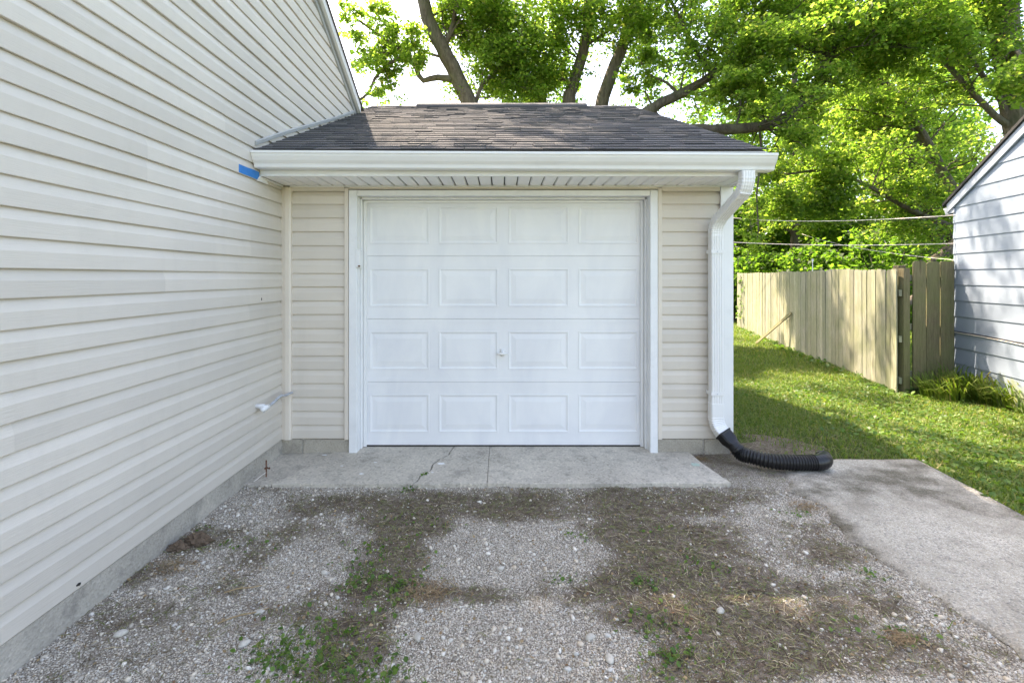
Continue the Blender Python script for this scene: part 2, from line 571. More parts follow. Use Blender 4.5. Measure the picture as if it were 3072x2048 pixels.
def mesh_np(name, V, quads=None, tris=None, mat=None, parent=None, smooth=False, kind=None):
    me = bpy.data.meshes.new(name)
    V = np.asarray(V, dtype=np.float32)
    me.vertices.add(len(V))
    me.vertices.foreach_set('co', V.ravel())
    idx, start, n = [], [], 0
    fl = []
    if quads is not None and len(quads):
        fl.append((np.asarray(quads, dtype=np.int32), 4))
    if tris is not None and len(tris):
        fl.append((np.asarray(tris, dtype=np.int32), 3))
    loops = np.concatenate([q.ravel() for q, k in fl])
    starts, pos = [], 0
    for q, k in fl:
        starts.append(pos + np.arange(len(q)) * k)
        pos += q.size
    starts = np.concatenate(starts).astype(np.int32)
    me.loops.add(len(loops))
    me.loops.foreach_set('vertex_index', loops.astype(np.int32))
    me.polygons.add(len(starts))
    me.polygons.foreach_set('loop_start', starts)
    if smooth:
        me.polygons.foreach_set('use_smooth', np.ones(len(starts), dtype=bool))
    me.update(calc_edges=True)
    if mat: me.materials.append(mat)
    o = bpy.data.objects.new(name, me)
    link(o, None if parent is None else parent, (0, 0, 0))
    if kind: o['kind'] = kind
    return o

# ------------------------------------------------------------------ ground height
def ss(x):
    x = np.clip(x, 0, 1)
    return x * x * (3 - 2 * x)

def hgt(X, Y):
    X = np.asarray(X, float); Y = np.asarray(Y, float)
    z = -0.20 * ss((X - 2.9) / 2.6) - 0.02
    z = z - 0.18 * ss((Y - 4.0) / 4.0) * (1 - ss((X - 2.9) / 2.6)) * 0.9
    z = z + 0.012 * np.sin(X * 1.7 + 0.6) * np.sin(Y * 1.3) * ss((np.hypot(X, Y) - 2.5) / 3)
    return z

def grid(x0, x1, y0, y1, nx, ny, zf, pw=None):
    xs = np.linspace(x0, x1, nx); ys = np.linspace(y0, y1, ny)
    XX, YY = np.meshgrid(xs, ys)
    V = np.stack([XX.ravel(), YY.ravel(), zf(XX, YY).ravel()], 1)
    i = np.arange((nx - 1) * (ny - 1))
    r, c = i // (nx - 1), i % (nx - 1)
    a = r * nx + c
    return V, np.stack([a, a + 1, a + 1 + nx, a + nx], 1)

# far ground to the horizon, rising density near the yard
def ground():
    xs = np.concatenate([[-900, -300, -100, -40, -15, -6], np.linspace(-2, 14, 65), [18, 25, 40, 100, 300, 900]])
    ys = np.concatenate([[-900, -300, -100, -30, -10, -3], np.linspace(0, 18, 73), [22, 30, 45, 100, 300, 900]])
    XX, YY = np.meshgrid(xs, ys)
    Z = hgt(XX, YY) - 0.012
    Z = Z - 0.14 * ((XX < 3.0) & (YY < 3.6))
    V = np.stack([XX.ravel(), YY.ravel(), Z.ravel()], 1)
    nx = len(xs)
    i = np.arange((nx - 1) * (len(ys) - 1))
    r, c = i // (nx - 1), i % (nx - 1)
    a = r * nx + c
    q = np.stack([a, a + 1, a + 1 + nx, a + nx], 1)
    o = mesh_np('ground', V, q, mat=M['lawn'], smooth=True, kind='structure')
    o['label'] = 'grassy ground of the yard'
ground()

# ------------------------------------------------------------------ dirt map of the driveway
def ell(px, py, rx, ry, w=1.0):
    X, Y = gp(px, py)
    s = F / Y
    dy = Y / (py * 1.30612 - 831) * ry * 1.30612
    return X, Y, rx * 1.30612 / s, dy, w
DIRT = [ell(*e) for e in [
    (1020, 1150, 330, 34, 1.0), (1500, 1140, 330, 36, 1.0), (760, 1140, 120, 22, .35),
    (960, 1190, 150, 40, .9), (900, 1260, 90, 60, .9), (880, 1340, 85, 60, 1.0), (820, 1440, 95, 80, 1.0), (760, 1520, 90, 70, .8),
    (1560, 1230, 200, 60, 1.0), (1600, 1320, 230, 70, 1.0), (1700, 1420, 300, 80, 1.0), (1650, 1500, 240, 70, .95), (1900, 1480, 240, 70, .8),
    (1850, 1260, 120, 50, .75), (1980, 1360, 100, 50, .7), (2150, 1480, 160, 60, .7),
    (1400, 1350, 140, 26, .7), (1120, 1350, 160, 18, .75), (1760, 1130, 90, 24, .8), (1820, 1180, 60, 30, .6),
    (460, 1230, 90, 40, .9), (330, 1300, 90, 40, .8), (180, 1440, 90, 30, .5), (620, 1230, 110, 30, .45), (560, 1330, 120, 30, .35),
    (1690, 1160, 70, 14, .5),
]]
GRAV = [ell(*e) for e in [(1180, 1250, 180, 55, 1.2), (1200, 1470, 300, 70, 1.2), (1800, 1165, 80, 24, .9), (1950, 1300, 90, 18, .35), (680, 1300, 90, 60, .6), (2000, 1560, 200, 30, .8)]]
_lat = np.random.default_rng(5).random((64, 64))
def vnoise(X, Y, sc):
    u, v = (np.asarray(X) + 40) / sc, (np.asarray(Y) + 40) / sc
    i, j = np.floor(u).astype(int), np.floor(v).astype(int)
    fu, fv = ss(u - i), ss(v - j)
    g = lambda a, b: _lat[a % 64, b % 64]
    return (g(i, j) * (1 - fu) + g(i + 1, j) * fu) * (1 - fv) + (g(i, j + 1) * (1 - fu) + g(i + 1, j + 1) * fu) * fv
def dirt(X, Y):
    d = np.zeros_like(X, dtype=float) + 0.16 + .16 * np.sin(X * 4.3 + 1.7 * np.sin(Y * 3.9)) * np.sin(Y * 6.1 + X * 2.2) + .24 * ss((-X - .3) / 1.2)
    for cx, cy, rx, ry, w in DIRT:
        q = ((X - cx) / rx) ** 2 + ((Y - cy) / ry) ** 2
        d = np.maximum(d, w * np.exp(-q * q * .55))
    for cx, cy, rx, ry, w in GRAV:
        q = ((X - cx) / rx) ** 2 + ((Y - cy) / ry) ** 2
        d = d - w * .75 * np.exp(-q * q)
    n = .5 * vnoise(X, Y, .34) + .3 * vnoise(X, Y, .13) + .2 * vnoise(X, Y, .055) - .5
    d = d * (1 + .5 * n) + 1.15 * n * (1 - np.abs(2 * np.clip(d, 0, 1) - 1) ** 3 * .55)
    return np.clip(d, 0, 1)

def lumps(X, Y):
    return (0.006 * np.sin(X * 5.1 + 1.3 * np.sin(Y * 3.3)) * np.sin(Y * 4.7 + .5) + 0.004 * np.sin(X * 13 + Y * 7) * np.sin(Y * 11 - X * 5)
            + 0.002 * np.sin(X * 31 + 2 * np.sin(Y * 23)) * np.sin(Y * 29))

def drv(X, Y):
    return -0.028 + lumps(X, Y)
V, q = grid(-1.86, 2.2, 0.9, 3.80, 270, 200, drv)
gd = mesh_np('gravel_driveway', V, q, mat=M['gravel_ground'], smooth=True, kind='structure')
gd['label'] = 'worn gravel driveway with trodden dirt in front of the garage'
a = gd.data.attributes.new('dirt', 'FLOAT', 'POINT')
a.data.foreach_set('value', dirt(V[:, 0], V[:, 1]).astype(np.float32))
V, q = grid(-1.86, 2.2, -6, 0.9, 20, 20, lambda X, Y: np.full_like(X, -0.03))
g2 = mesh_np('gravel_driveway', V, q, mat=M['gravel_ground'], kind='structure')
g2['label'] = 'gravel driveway continuing behind the viewer'

# bare soil strip by the garage corner and along the lawn edge
def strip_soil():
    V, q = grid(1.55, 3.3, 3.3, 4.9, 70, 60, lambda X, Y: np.maximum(hgt(X, Y) + 0.0, -0.5) - 0.002 + lumps(X, Y) * .6)
    w = np.ones(len(V))
    V[:, 2] -= 0.05 * (1 - ss((V[:, 1] - 3.40) / .16))
    ex = np.minimum.reduce([(3.3 - V[:, 0]) / .5, (4.9 - V[:, 1]) / .5])
    ex = ex - .5 - .45 * np.sin(V[:, 0] * 9 + 2 * np.sin(V[:, 1] * 7)) * np.sin(V[:, 1] * 8 + 1)
    V[:, 2] -= 0.05 * (1 - ss(ex))
    o = mesh_np('bare_soil', V, q, mat=M['gravel_ground'], smooth=True, kind='structure')
    a = o.data.attributes.new('dirt', 'FLOAT', 'POINT')
    a.data.foreach_set('value', np.clip(.55 + .35 * ss((V[:, 1] - 3.6) / .5), 0, 1).astype(np.float32))
    o['label'] = 'bare soil at the garage corner beside the drain pipe'
strip_soil()

# ------------------------------------------------------------------ concrete walkway on the right
def walkway():
    left = [(2.10, 3.60), (2.02, 3.25), (2.02, 2.90), (1.97, 2.6), (1.945, 2.30), (1.99, 2.05), (2.06, 1.85), (2.10, 1.2), (2.1, -6)]
    right = [(3.30, 3.77), (3.24, 3.25), (3.17, 2.87), (3.10, 2.3), (3.08, 1.85), (3.08, -6)]
    ly = np.array(left)[::-1]; ry = np.array(right)[::-1]
    ys = np.concatenate([[-6, -2, 0.5], np.linspace(0.9, 3.58, 110), np.linspace(3.6, 3.775, 6)])
    V, q = [], []
    nx = 60
    for y in ys:
        xl = np.interp(y, ly[:, 1], ly[:, 0]) + 0.028 * math.sin(y * 9 + math.sin(y * 4)) + 0.016 * math.sin(y * 23 + 1.3 * math.sin(y * 7)) + 0.009 * math.sin(y * 61)
        if y > 3.58: xl = np.interp(y, [3.58, 3.775], [2.10, 2.58])
        xr = np.interp(y, ry[:, 1], ry[:, 0])
        for k in range(nx):
            x = xl + (xr - xl) * k / (nx - 1)
            z = 0.0 + 0.0015 * math.sin(x * 9) * math.sin(y * 8)
            e = min((x - xl) / 0.10, 1)
            z = -0.026 + (z + 0.026) * (e ** .5)
            V.append((x, y, z))
    V = np.array(V)
    ny = len(ys)
    i = np.arange((nx - 1) * (ny - 1)); r, c = i // (nx - 1), i % (nx - 1); a_ = r * nx + c
    q = np.stack([a_, a_ + 1, a_ + 1 + nx, a_ + nx], 1)
    # side skirts (right and back edges)
    n0 = len(V)
    sk = []
    rim = [r_ * nx + nx - 1 for r_ in range(ny)] + [(ny - 1) * nx + k for k in range(nx - 2, -1, -1)]
    low = V[rim].copy(); low[:, 2] = -0.2
    V = np.concatenate([V, low])
    q2 = [(rim[k], n0 + k, n0 + k + 1, rim[k + 1]) for k in range(len(rim) - 1)]
    q = np.concatenate([q, np.array(q2)])
    o = mesh_np('concrete_walkway', V, q, mat=M['walkway'], kind='structure')
    o['label'] = 'rough aggregate concrete strip beside the lawn'
    at_ = o.data.attributes.new('dirt', 'FLOAT', 'POINT')
    d = np.zeros(len(V))
    for e in [ell(2020, 1100, 190, 30, .85), ell(2110, 1125, 130, 22, .65), ell(1980, 1120, 140, 24, .6), ell(2120, 1068, 150, 14, .6), ell(2240, 1160, 80, 26, .45)]:
        qq = ((V[:, 0] - e[0]) / e[2]) ** 2 + ((V[:, 1] - e[1]) / e[3]) ** 2
        d = np.maximum(d, e[4] * np.exp(-qq * .8))
    xl = np.interp(V[:, 1], ly[:, 1], ly[:, 0]); xr = np.interp(V[:, 1], ry[:, 1], ry[:, 0])
    d = np.maximum(d, .45 * np.exp(-((V[:, 0] - xl) / .06) ** 2))
    d = d + .75 * (.5 * vnoise(V[:, 0], V[:, 1], .5) + .3 * vnoise(V[:, 0], V[:, 1], .17) + .2 * vnoise(V[:, 0], V[:, 1], .06) - .5) + .04
    d = np.maximum(d, .55 * np.exp(-((V[:, 0] - xr) / .09) ** 2))
    at_.data.foreach_set('value', d.astype(np.float32))
walkway()

# ------------------------------------------------------------------ concrete apron in front of the door
def apron():
    root = bpy.data.objects.new('concrete_apron', None)
    link(root, None, (0, 3.6, 0))
    tag(root, 'cracked concrete apron below the white garage door', None, None, 'structure')
    yf, yb = 3.325, 4.07
    def jag(pts, amp, n):
        p = curve_pts(pts, n)
        return [(x + random.uniform(-amp, amp), y + random.uniform(-amp, amp)) for x, y in [(v[0], v[1]) for v in p]]
    c0 = jag([(-1.62, 3.33, 0), (-1.50, 3.62, 0), (-1.40, 3.92, 0)], .008, 9)
    c1 = jag([(-0.63, 3.32, 0), (-0.59, 3.45, 0), (-0.54, 3.55, 0), (-0.52, 3.72, 0), (-0.44, 3.86, 0), (-0.41, 4.07, 0)], .010, 16)
    j = [(-0.105, 3.325), (-0.105, 4.07)]
    def slab(left, right, z, g0=.005, g1=.005):
        L = [(x + g0, y) for x, y in left]
        Rr = [(x - g1, y) for x, y in right]
        nf = 10
        front = [(L[0][0] + (Rr[0][0] - L[0][0]) * k / nf, L[0][1] + (Rr[0][1] - L[0][1]) * k / nf + random.uniform(-.007, .007)) for k in range(1, nf)]
        poly = list(reversed(L)) + front + Rr
        v, f = prism(poly, lambda a_, p, q_: (p, q_, a_), -0.12, z)
        return put('slab', (v, f), M['apron'], root, bevel=0.002)
    wallx = -1.83
    slab([(wallx, 3.34), (wallx, 3.92)], c0, -0.012)
    slab(c0[:-1] + [(-1.40, 3.935), (-1.272, 3.938), (-1.270, 4.07)], c1, 0.0)
    slab(c1, j, 0.002, .004, .0015)
    slab(j, [(1.62, 3.335), (1.565, 3.70), (1.555, 3.93), (1.3, 4.07)], 0.001, .0015)
    put('mortar_patch', box(-1.84, 1.6, 3.9, 4.2, -0.2, -0.02), M['foundation'], root)
    # paint drops and a pale green smear left on the slab
    def blob(name, cx, cy, rx, ry, z, mat):
        n = 16
        pts = [(cx + rx * math.cos(t) * random.uniform(.7, 1.1), cy + ry * math.sin(t) * random.uniform(.7, 1.1)) for t in [2 * math.pi * k / n for k in range(n)]]
        v, f = prism(pts, lambda a_, p, q_: (p, q_, a_), z, z + .0022)
        put(name, (v, f), mat, root)
    for px, py, r_ in [(1013, 1065, .035), (993, 1085, .012), (830, 1088, .018), (862, 1062, .013), (745, 1045, .02), (785, 1070, .012)]:
        X, Y = gp(px, py)
        blob('paint_spot', X, Y, r_, r_ * .5, .0012, M['white_wood'])
    X, Y = gp(1597, 1067)
    blob('green_smear', X, Y, .04, .03, .0012, paint('pale_green_paint', (.42, .52, .44), .7))
apron()

# ------------------------------------------------------------------ vinyl planks
E = 0.1143
PROF = [(-.003, 0.0), (0.0160, -0.0015), (0.0175, 0.0010), (0.0175, 0.0640), (0.0155, 0.0700), (0.0020, 0.1120), (0.0005, 0.1180), (-.003, 0.1180)]

def wob(s, seed, amp=0.0012):
    return amp * (math.sin(s * 1.9 + seed) + .6 * math.sin(s * 4.3 + seed * 2.1))

def plank_strip(prof, stations, fn):
    """loft the profile through stations a -> fn(a, out, z)"""
    rings = [[fn(a_, o_, z_) for o_, z_ in prof] for a_ in stations]
    return loft(rings)

# ------------------------------------------------------------------ the house on the left
XW = -1.816                    # face of its siding
house = thing('house', (-6, 0, 0), 'house with cream vinyl siding and a gable wall beside the garage', 'house')
def rake_z(Y):                 # top of the siding along the roof edge
    return 3.456 + 0.53 * (5.848 - abs(Y))
SEAMS = {}                     # course number -> place of the lap joint
for k in (2, 3): SEAMS[k] = 3.44
for k in (6, 7): SEAMS[k] = 1.76
for k in (9, 10): SEAMS[k] = 3.40
for k in (13, 14): SEAMS[k] = 3.42
SEAMS[1] = 3.60
SEAMS[22] = 2.78
SEAMS[11] = 2.55; SEAMS[12] = 2.55; SEAMS[20] = 3.1; SEAMS[21] = 3.1; SEAMS[24] = 4.3; SEAMS[30] = 3.2; SEAMS[17] = 2.42; SEAMS[16] = 2.42; SEAMS[26] = 3.9; SEAMS[27] = 3.9; SEAMS[4] = 2.2; SEAMS[5] = 2.2
def house_siding():
    k = 0
    z0 = 0.1135
    base = XW - 0.0175
    while z0 + 0.02 < rake_z(0):
        prof = [(o_, min(z0 + z_, rake_z(0) - .001)) for o_, z_ in PROF]
        far_lim = 5.85 if z0 < 3.45 else None
        seed = random.uniform(0, 20)
        dz = random.uniform(-.0008, .0008)
        def end(z_):
            return min(5.86, 5.848 - (z_ - 3.456) / 0.53)
        def build(y0, y1, slant, extra):
            if slant:
                st = None
                rings = []
                ys = [y0] + [y for y in np.arange(-1.0, 6.0, 0.3) if y0 + .05 < y < end(z0 + .118) - .05]
                for y in ys:
                    rings.append([(base + o_ + extra + wob(y, seed), y, z_ + dz + wob(y, seed + 3, .0008)) for o_, z_ in prof])
                rings.append([(base + o_ + extra + wob(end(z_), seed), end(z_), z_ + dz) for o_, z_ in prof])
                return loft(rings)
            ys = [y0] + [y for y in np.arange(-1.0, 6.0, 0.3) if y0 + .05 < y < y1 - .05] + [y1]
            return plank_strip(prof, ys, lambda y, o_, z_: (base + o_ + extra + wob(y, seed), y, z_ + dz + wob(y, seed + 3, .0008)))
        yfar = end(z0 + .06)
        # below the garage roof the wall ends in the inside corner
        inside = z0 < 2.12
        ynear = -5.8 if z0 < 3.35 else -(5.848 - (z0 + .118 - 3.456) / 0.53)
        if inside:
            y1 = 3.915
            if k in SEAMS:
                s = SEAMS[k]
                put('siding_plank', build(ynear, s, False, 0.0032), M['vinyl_y'], house, fix=False)
                put('siding_plank', build(s - .03, y1, False, 0.0), M['vinyl_y'], house, fix=False)
            else:
                put('siding_plank', build(ynear, y1, False, 0.0), M['vinyl_y'], house, fix=False)
        else:
            if k in SEAMS:
                s = SEAMS[k]
                put('siding_plank', build(ynear, s, False, 0.0034), M['vinyl_y'], house, fix=False)
                put('siding_plank', build(s - .03, 0, True, 0.0), M['vinyl_y'], house, fix=False)
            else:
                put('siding_plank', build(ynear, 0, True, 0.0), M['vinyl_y'], house, fix=False)
        z0 += E
        k += 1
house_siding()
# wall core, foundation, roof
core = [(-5.84, -0.1), (5.84, -0.1), (5.84, 3.44), (0, 6.5), (-5.84, 3.44)]
put('wall', prism(core, lambda a_, p, q_: (a_, p, q_), -9.0, XW - 0.02), M['vinyl_trim'], house)
put('foundation', box(XW - 0.03, XW - 0.008, -5.84, 3.93, -0.2, 0.108), M['foundation'], house)
def rake_part(name, o0, o1, d0, d1, mat, far=5.90):
    """board following the gable slope: o = outward range, d = height range above the siding line"""
    for sgn in (1, -1):
        prof = [(o0, d0), (o1, d0), (o1, d1), (o0, d1)]
        v, f = prism(prof, lambda a_, p, q_: (XW - 0.0175 + p, sgn * a_, 3.456 + 0.53 * (5.848 - a_) + q_), 0.0, far + (0 if sgn > 0 else .1))
        put(name, (v, f), mat, house, bevel=0.002)
rake_part('rake_trim', 0.0, 0.030, -0.012, 0.040, M['flash'])
rake_part('rake_trim', 0.0, 0.048, 0.042, 0.060, M['flash'])
rake_part('rake_board', 0.0, 0.075, 0.062, 0.150, M['white'])
rake_part('roof_edge', -0.3, 0.092, 0.152, 0.166, M['shingle'], 5.98)
put('roof', prism([(-6.2, 3.42), (0, 6.70), (6.02, 3.48), (6.02, 3.53), (0, 6.74), (-6.2, 3.47)], lambda a_, p, q_: (a_, p, q_), -9.3, XW - 0.32), M['shingle'], house)
# counter flashing along the garage roof
def roofz(Y):
    return 2.375 + 0.45 * (Y - 3.45)
pf = []
for y in np.linspace(3.475, 5.86, 14):
    z = roofz(y) + 0.028 + 0.008 * math.sin((y - 3.4) * 2.6)
    pf.append([(XW - .01, y, z), (XW + .012, y, z), (XW + .012, y, z + .026), (XW + .004, y, z + .034), (XW - .01, y, z + .034)])
put('flashing', loft(pf), M['flash'], house)
# scrap of cream vinyl bent at the eave
put('trim_scrap', ([(-1.812, 3.50, 2.165), (-1.806, 3.66, 2.165), (-1.803, 3.62, 2.198), (-1.80, 3.53, 2.20), (-1.818, 3.50, 2.163), (-1.812, 3.66, 2.163), (-1.81, 3.62, 2.2), (-1.808, 3.53, 2.203)],
    [(0, 1, 2, 3), (7, 6, 5, 4), (0, 4, 5, 1), (1, 5, 6, 2), (2, 6, 7, 3), (3, 7, 4, 0)]), M['white'], house)

def chip(Y, z, ry, rz):
    pts = [(Y + ry * math.cos(a_) * random.uniform(.6, 1.2), z + rz * math.sin(a_) * random.uniform(.6, 1.2)) for a_ in [2 * math.pi * k / 9 for k in range(9)]]
    put('chipped_spot', prism(pts, lambda a_, p, q_: (a_, p, q_), XW - .004, XW + .0028), M['dark'], house)
chip(3.571, 1.285, .006, .012)
chip(2.03, .134, .010, .006)
# ------------------------------------------------------------------ the garage
YW = 3.925                     # face of its siding
garage = thing('garage', (0, 6.9, 0), 'small cream garage with white overhead door, grey shingle roof and white gutter', 'garage')
GL, GR = -1.816, 1.907
def front_siding(x0, x1, ztop):
    z0 = 0.1135
    k = 0
    while z0 < ztop - .01:
        prof = [(o_, min(z0 + z_, ztop)) for o_, z_ in PROF]
        seed = random.uniform(0, 30); dz = random.uniform(-.0015, .0015); tilt = random.uniform(-.0012, .0012)
        st = np.linspace(x0, x1, 5)
        put('siding_plank', plank_strip(prof, st, lambda a_, o_, z_: (a_, YW + 0.0175 - o_ + wob(a_ * 3, seed, .0008), z_ + dz + tilt * (a_ - x0) / .3)), M['vinyl_x'], garage, fix=True)
        z0 += E; k += 1
front_siding(-1.745, -1.30, 2.158)
front_siding(1.322, 1.812, 2.158)
# body
put('wall', box(-1.90, -1.266, YW + 0.019, YW + 0.12, -0.05, 2.26), M['vinyl_trim'], garage)
put('wall', box(1.288, 1.895, YW + 0.019, YW + 0.12, -0.05, 2.26), M['vinyl_trim'], garage)
put('wall', box(-1.264, 1.286, YW + 0.019, YW + 0.12, 2.171, 2.26), M['vinyl_trim'], garage)
side = [(3.96, 0.10), (9.95, 0.10), (9.95, 2.36), (6.955, 3.90), (3.96, 2.55)]
put('wall', prism(side, lambda a_, p, q_: (a_, p, q_), 1.80, 1.893), M['vinyl_trim'], garage)
put('wall', prism([(6.0, -.3), (9.95, -.3), (9.95, 2.36), (6.955, 3.90), (6.0, 3.4)], lambda a_, p, q_: (a_, p, q_), -1.90, -1.82), M['vinyl_trim'], garage)
put('wall', box(-1.81, 1.79, 9.85, 9.95, -.3, 2.36), M['vinyl_trim'], garage)
put('foundation', box(1.79, 1.885, 4.13, 9.9, -.4, .098), M['block'], garage)
# trims
put('corner_post', loft([[(GL - .01, 3.913, z), (GL + .030, 3.900, z), (GL + .060, 3.900, z), (GL + .074, 3.908, z), (GL + .074, 3.945, z), (GL - .01, 3.945, z)] for z in (0.108, 1.2, 2.192)]), M['vinyl_trim'], garage)
put('corner_post', vf_join([box(1.805, 1.909, YW - .022, YW - .002, 0.118, 2.192), box(1.885, 1.909, YW, YW + .10, 0.118, 2.19)]), M['white'], garage, bevel=.002)
put('trim_channel', box(-1.302, -1.268, YW - .018, YW + .012, 0.108, 2.186), M['vinyl_trim'], garage, bevel=.002)
put('trim_channel', box(1.289, 1.322, YW - .018, YW + .012, 0.108, 2.186), M['vinyl_trim'], garage, bevel=.002)
put('trim_channel', box(-1.266, 1.287, YW - .017, YW + .013, 2.176, 2.196), M['vinyl_trim'], garage, bevel=.002)
put('trim_channel', box(-1.742, -1.304, YW - .014, YW + .012, 2.160, 2.196), M['vinyl_trim'], garage, bevel=.002)
put('trim_channel', box(1.324, 1.803, YW - .014, YW + .012, 2.160, 2.196), M['vinyl_trim'], garage, bevel=.002)
# foundation blocks
for x0, x1 in ((-1.83, -1.662), (-1.650, -1.268)):
    put('concrete_block', box(x0, x1, YW + .003, YW + .118, -0.15 if x0 > -1.7 else -.15, 0.104), M['block'], garage, bevel=.005)
for x0, x1 in ((1.290, 1.668), (1.680, 1.893)):
    put('concrete_block', box(x0, x1, YW + .003, YW + .118, -0.15, 0.104), M['block'], garage, bevel=.005)
put('mortar_joint', vf_join([box(-1.663, -1.649, YW + .012, YW + .1, -.15, .10), box(1.667, 1.681, YW + .012, YW + .1, -.15, .10)]), M['foundation'], garage)

# ---- door frame and door
YD = 4.055                     # face of the door
put('door_casing', box(-1.263, -1.197, YW - .024, YW + .03, 0.0, 2.168), M['white_wood'], garage, bevel=.003)
put('door_casing', box(1.223, 1.285, YW - .024, YW + .03, 0.0, 2.168), M['white_wood'], garage, bevel=.003)
put('door_casing', box(-1.195, 1.221, YW - .0225, YW + .03, 2.121, 2.167), M['white_wood'], garage, bevel=.003)
for sx in (-1, 1):
    e = -1.197 if sx < 0 else 1.223
    i0 = e - sx * 0.012
    def bx(a0, a1, y0, y1, z0, z1):
        return box(min(a0, a1), max(a0, a1), y0, y1, z0, z1)
    put('door_jamb', bx(e + sx * .05, i0 + sx * .010, YW + .032, YW + .135, 0.0, 2.168), M['white_wood'], garage, bevel=.002)
    put('door_stop', bx(i0 + sx * .009, i0 - sx * .004, YW + .062, YW + .128, 0.002, 2.104), M['white_wood'], garage, bevel=.002)
    put('weather_strip', bx(i0 - sx * .005, i0 - sx * .030, YW + .108, YW + .126, 0.004, 2.088), M['white'], garage, bevel=.003)
put('door_jamb', box(-1.19, 1.216, YW + .032, YW + .135, 2.123, 2.20), M['white_wood'], garage, bevel=.002)
put('door_stop', box(-1.183, 1.209, YW + .063, YW + .127, 2.105, 2.122), M['white_wood'], garage, bevel=.002)
put('weather_strip', box(-1.178, 1.204, YW + .109, YW + .125, 2.082, 2.104), M['white'], garage, bevel=.003)

door = put('garage_door', box(-1.205, 1.231, YD + .022, YD + .05, 0.012, 2.15), M['white'], garage)
door['label'] = 'white sectional garage door with sixteen raised panels'
def section(z0, z1, ins):
    """pressed steel section: lips at top and bottom, four rectangular openings for the raised panels"""
    parts = []
    X0, X1 = -1.20, 1.226
    lip = 0.034
    def q(x0, x1, za, zb, d=0.0):
        return box(x0, x1, YD + d, YD + .021, za, zb)
    # top and bottom lips stand 2.5 mm proud with a small groove between
    parts.append(q(X0, X1, z0 + .0012, z0 + lip, -.003))
    parts.append(q(X0, X1, z1 - lip, z1 - .0012, -.003))
    zb, zt = ins
    parts.append(q(X0, X1, z0 + lip, zb))
    parts.append(q(X0, X1, zt, z1 - lip))
    xs = PX
    edges = [X0] + [e for p in xs for e in p] + [X1]
    for k in range(0, len(edges), 2):
        parts.append(q(edges[k], edges[k + 1], zb, zt))
    return vf_join(parts)
PX = [(-1.138, -0.620), (-0.546, -0.031), (0.051, 0.574), (0.651, 1.166)]
JZ = [0.014, 0.553, 1.091, 1.629, 2.150]
def raised(x0, x1, z0, z1):
    """raised field panel: frame bead, sunk bevel, raised centre"""
    steps = [(0, 0.0), (0.006, -.002), (0.012, -.002), (0.020, .003), (0.030, .0045), (0.062, .0004), (0.068, -.0006)]
    rings = []
    for ins, d in steps:
        rings.append([(x0 + ins, YD + d, z0 + ins), (x1 - ins, YD + d, z0 + ins), (x1 - ins, YD + d, z1 - ins), (x0 + ins, YD + d, z1 - ins)])
    v, f = loft(rings, cap=False)
    n = len(rings) * 4
    f.append((n - 4, n - 3, n - 2, n - 1))
    k = len(v)
    v += [(x0, YD + .018, z0), (x1, YD + .018, z0), (x1, YD + .018, z1), (x0, YD + .018, z1)]
    f += [(k + 3, k + 2, k + 1, k), (0, k, k + 1, 1), (1, k + 1, k + 2, 2), (2, k + 2, k + 3, 3), (3, k + 3, k, 0)]
    return v, f
for k in range(4):
    z0, z1 = JZ[k], JZ[k + 1]
    ins = (z0 + .103, z0 + .437) if k < 3 else (z0 + .103, z0 + .427)
    put('door_section', section(z0, z1, ins), M['door'], door)
    for x0, x1 in PX:
        put('raised_panel', raised(x0 + .0005, x1 - .0005, ins[0] + .0005, ins[1] - .0005), M['door'], door)
put('bottom_seal', box(-1.19, 1.216, YD - .004, YD + .03, 0.003, 0.0125), M['dark'], door)
# T handle
hz = 0.80
hnd = vf_join([tube([(0.003, YD - .002, hz), (0.003, YD - .035, hz)], [.017, .012], 14),
               tube([(-.048, YD - .036, hz - .002), (-.03, YD - .041, hz), (0.003, YD - .043, hz), (.034, YD - .041, hz), (.052, YD - .036, hz - .002)], [.005, .008, .0105, .008, .005], 10),
               box(-.014, .020, YD - .010, YD - .001, hz - .024, hz + .034)])
put('handle', hnd, M['white'], door, smooth=True)
# latch cover on the jamb
put('latch_cover', box(-1.206, -1.172, YW - .030, YW + .055, 1.525, 1.675), M['white_wood'], garage, bevel=.003)
put('latch_bolt', tube([(-1.176, YW - .02, 1.54), (-1.176, YW - .045, 1.54)], [.008, .006], 8), M['rust'], garage)

# ---- soffit, fascia, gutter
YF = 3.555
pitch = 0.1013
put('soffit_backing', box(GL + .004, 1.905, YF + .012, YW + .05, 2.222, 2.236), M['dark'], garage)
x = GL + .012
while x < 1.86:
    x1 = min(x + pitch, 1.895)
    prof = [(x + .0045, 2.2200), (x + .0045, 2.2120), (x + .0140, 2.2025), (x1 - .0100, 2.2025), (x1 - .0045, 2.208), (x1 - .0045, 2.2200)]
    put('soffit_plank', prism(prof, lambda a_, p, q_: (p, a_, q_), YF + .010, YW - .004), M['soffit'], garage)
    x += pitch
put('trim_channel', box(GL + .07, 1.885, YW - .030, YW - .006, 2.193, 2.2015), M['soffit'], garage)
put('trim_channel', box(GL + .001, GL + .016, YF + .02, YW - .03, 2.192, 2.2010), M['soffit'], garage)
put('trim_channel', box(1.884, 1.912, YF + .01, YW + .02, 2.194, 2.222), M['white'], garage)
put('fascia', vf_join([box(GL + .004, 1.914, YF - .010, YF + .010, 2.206, 2.375), box(GL + .004, 1.914, YF - .014, YF + .012, 2.2045, 2.2135)]), M['white'], garage, bevel=.0015)
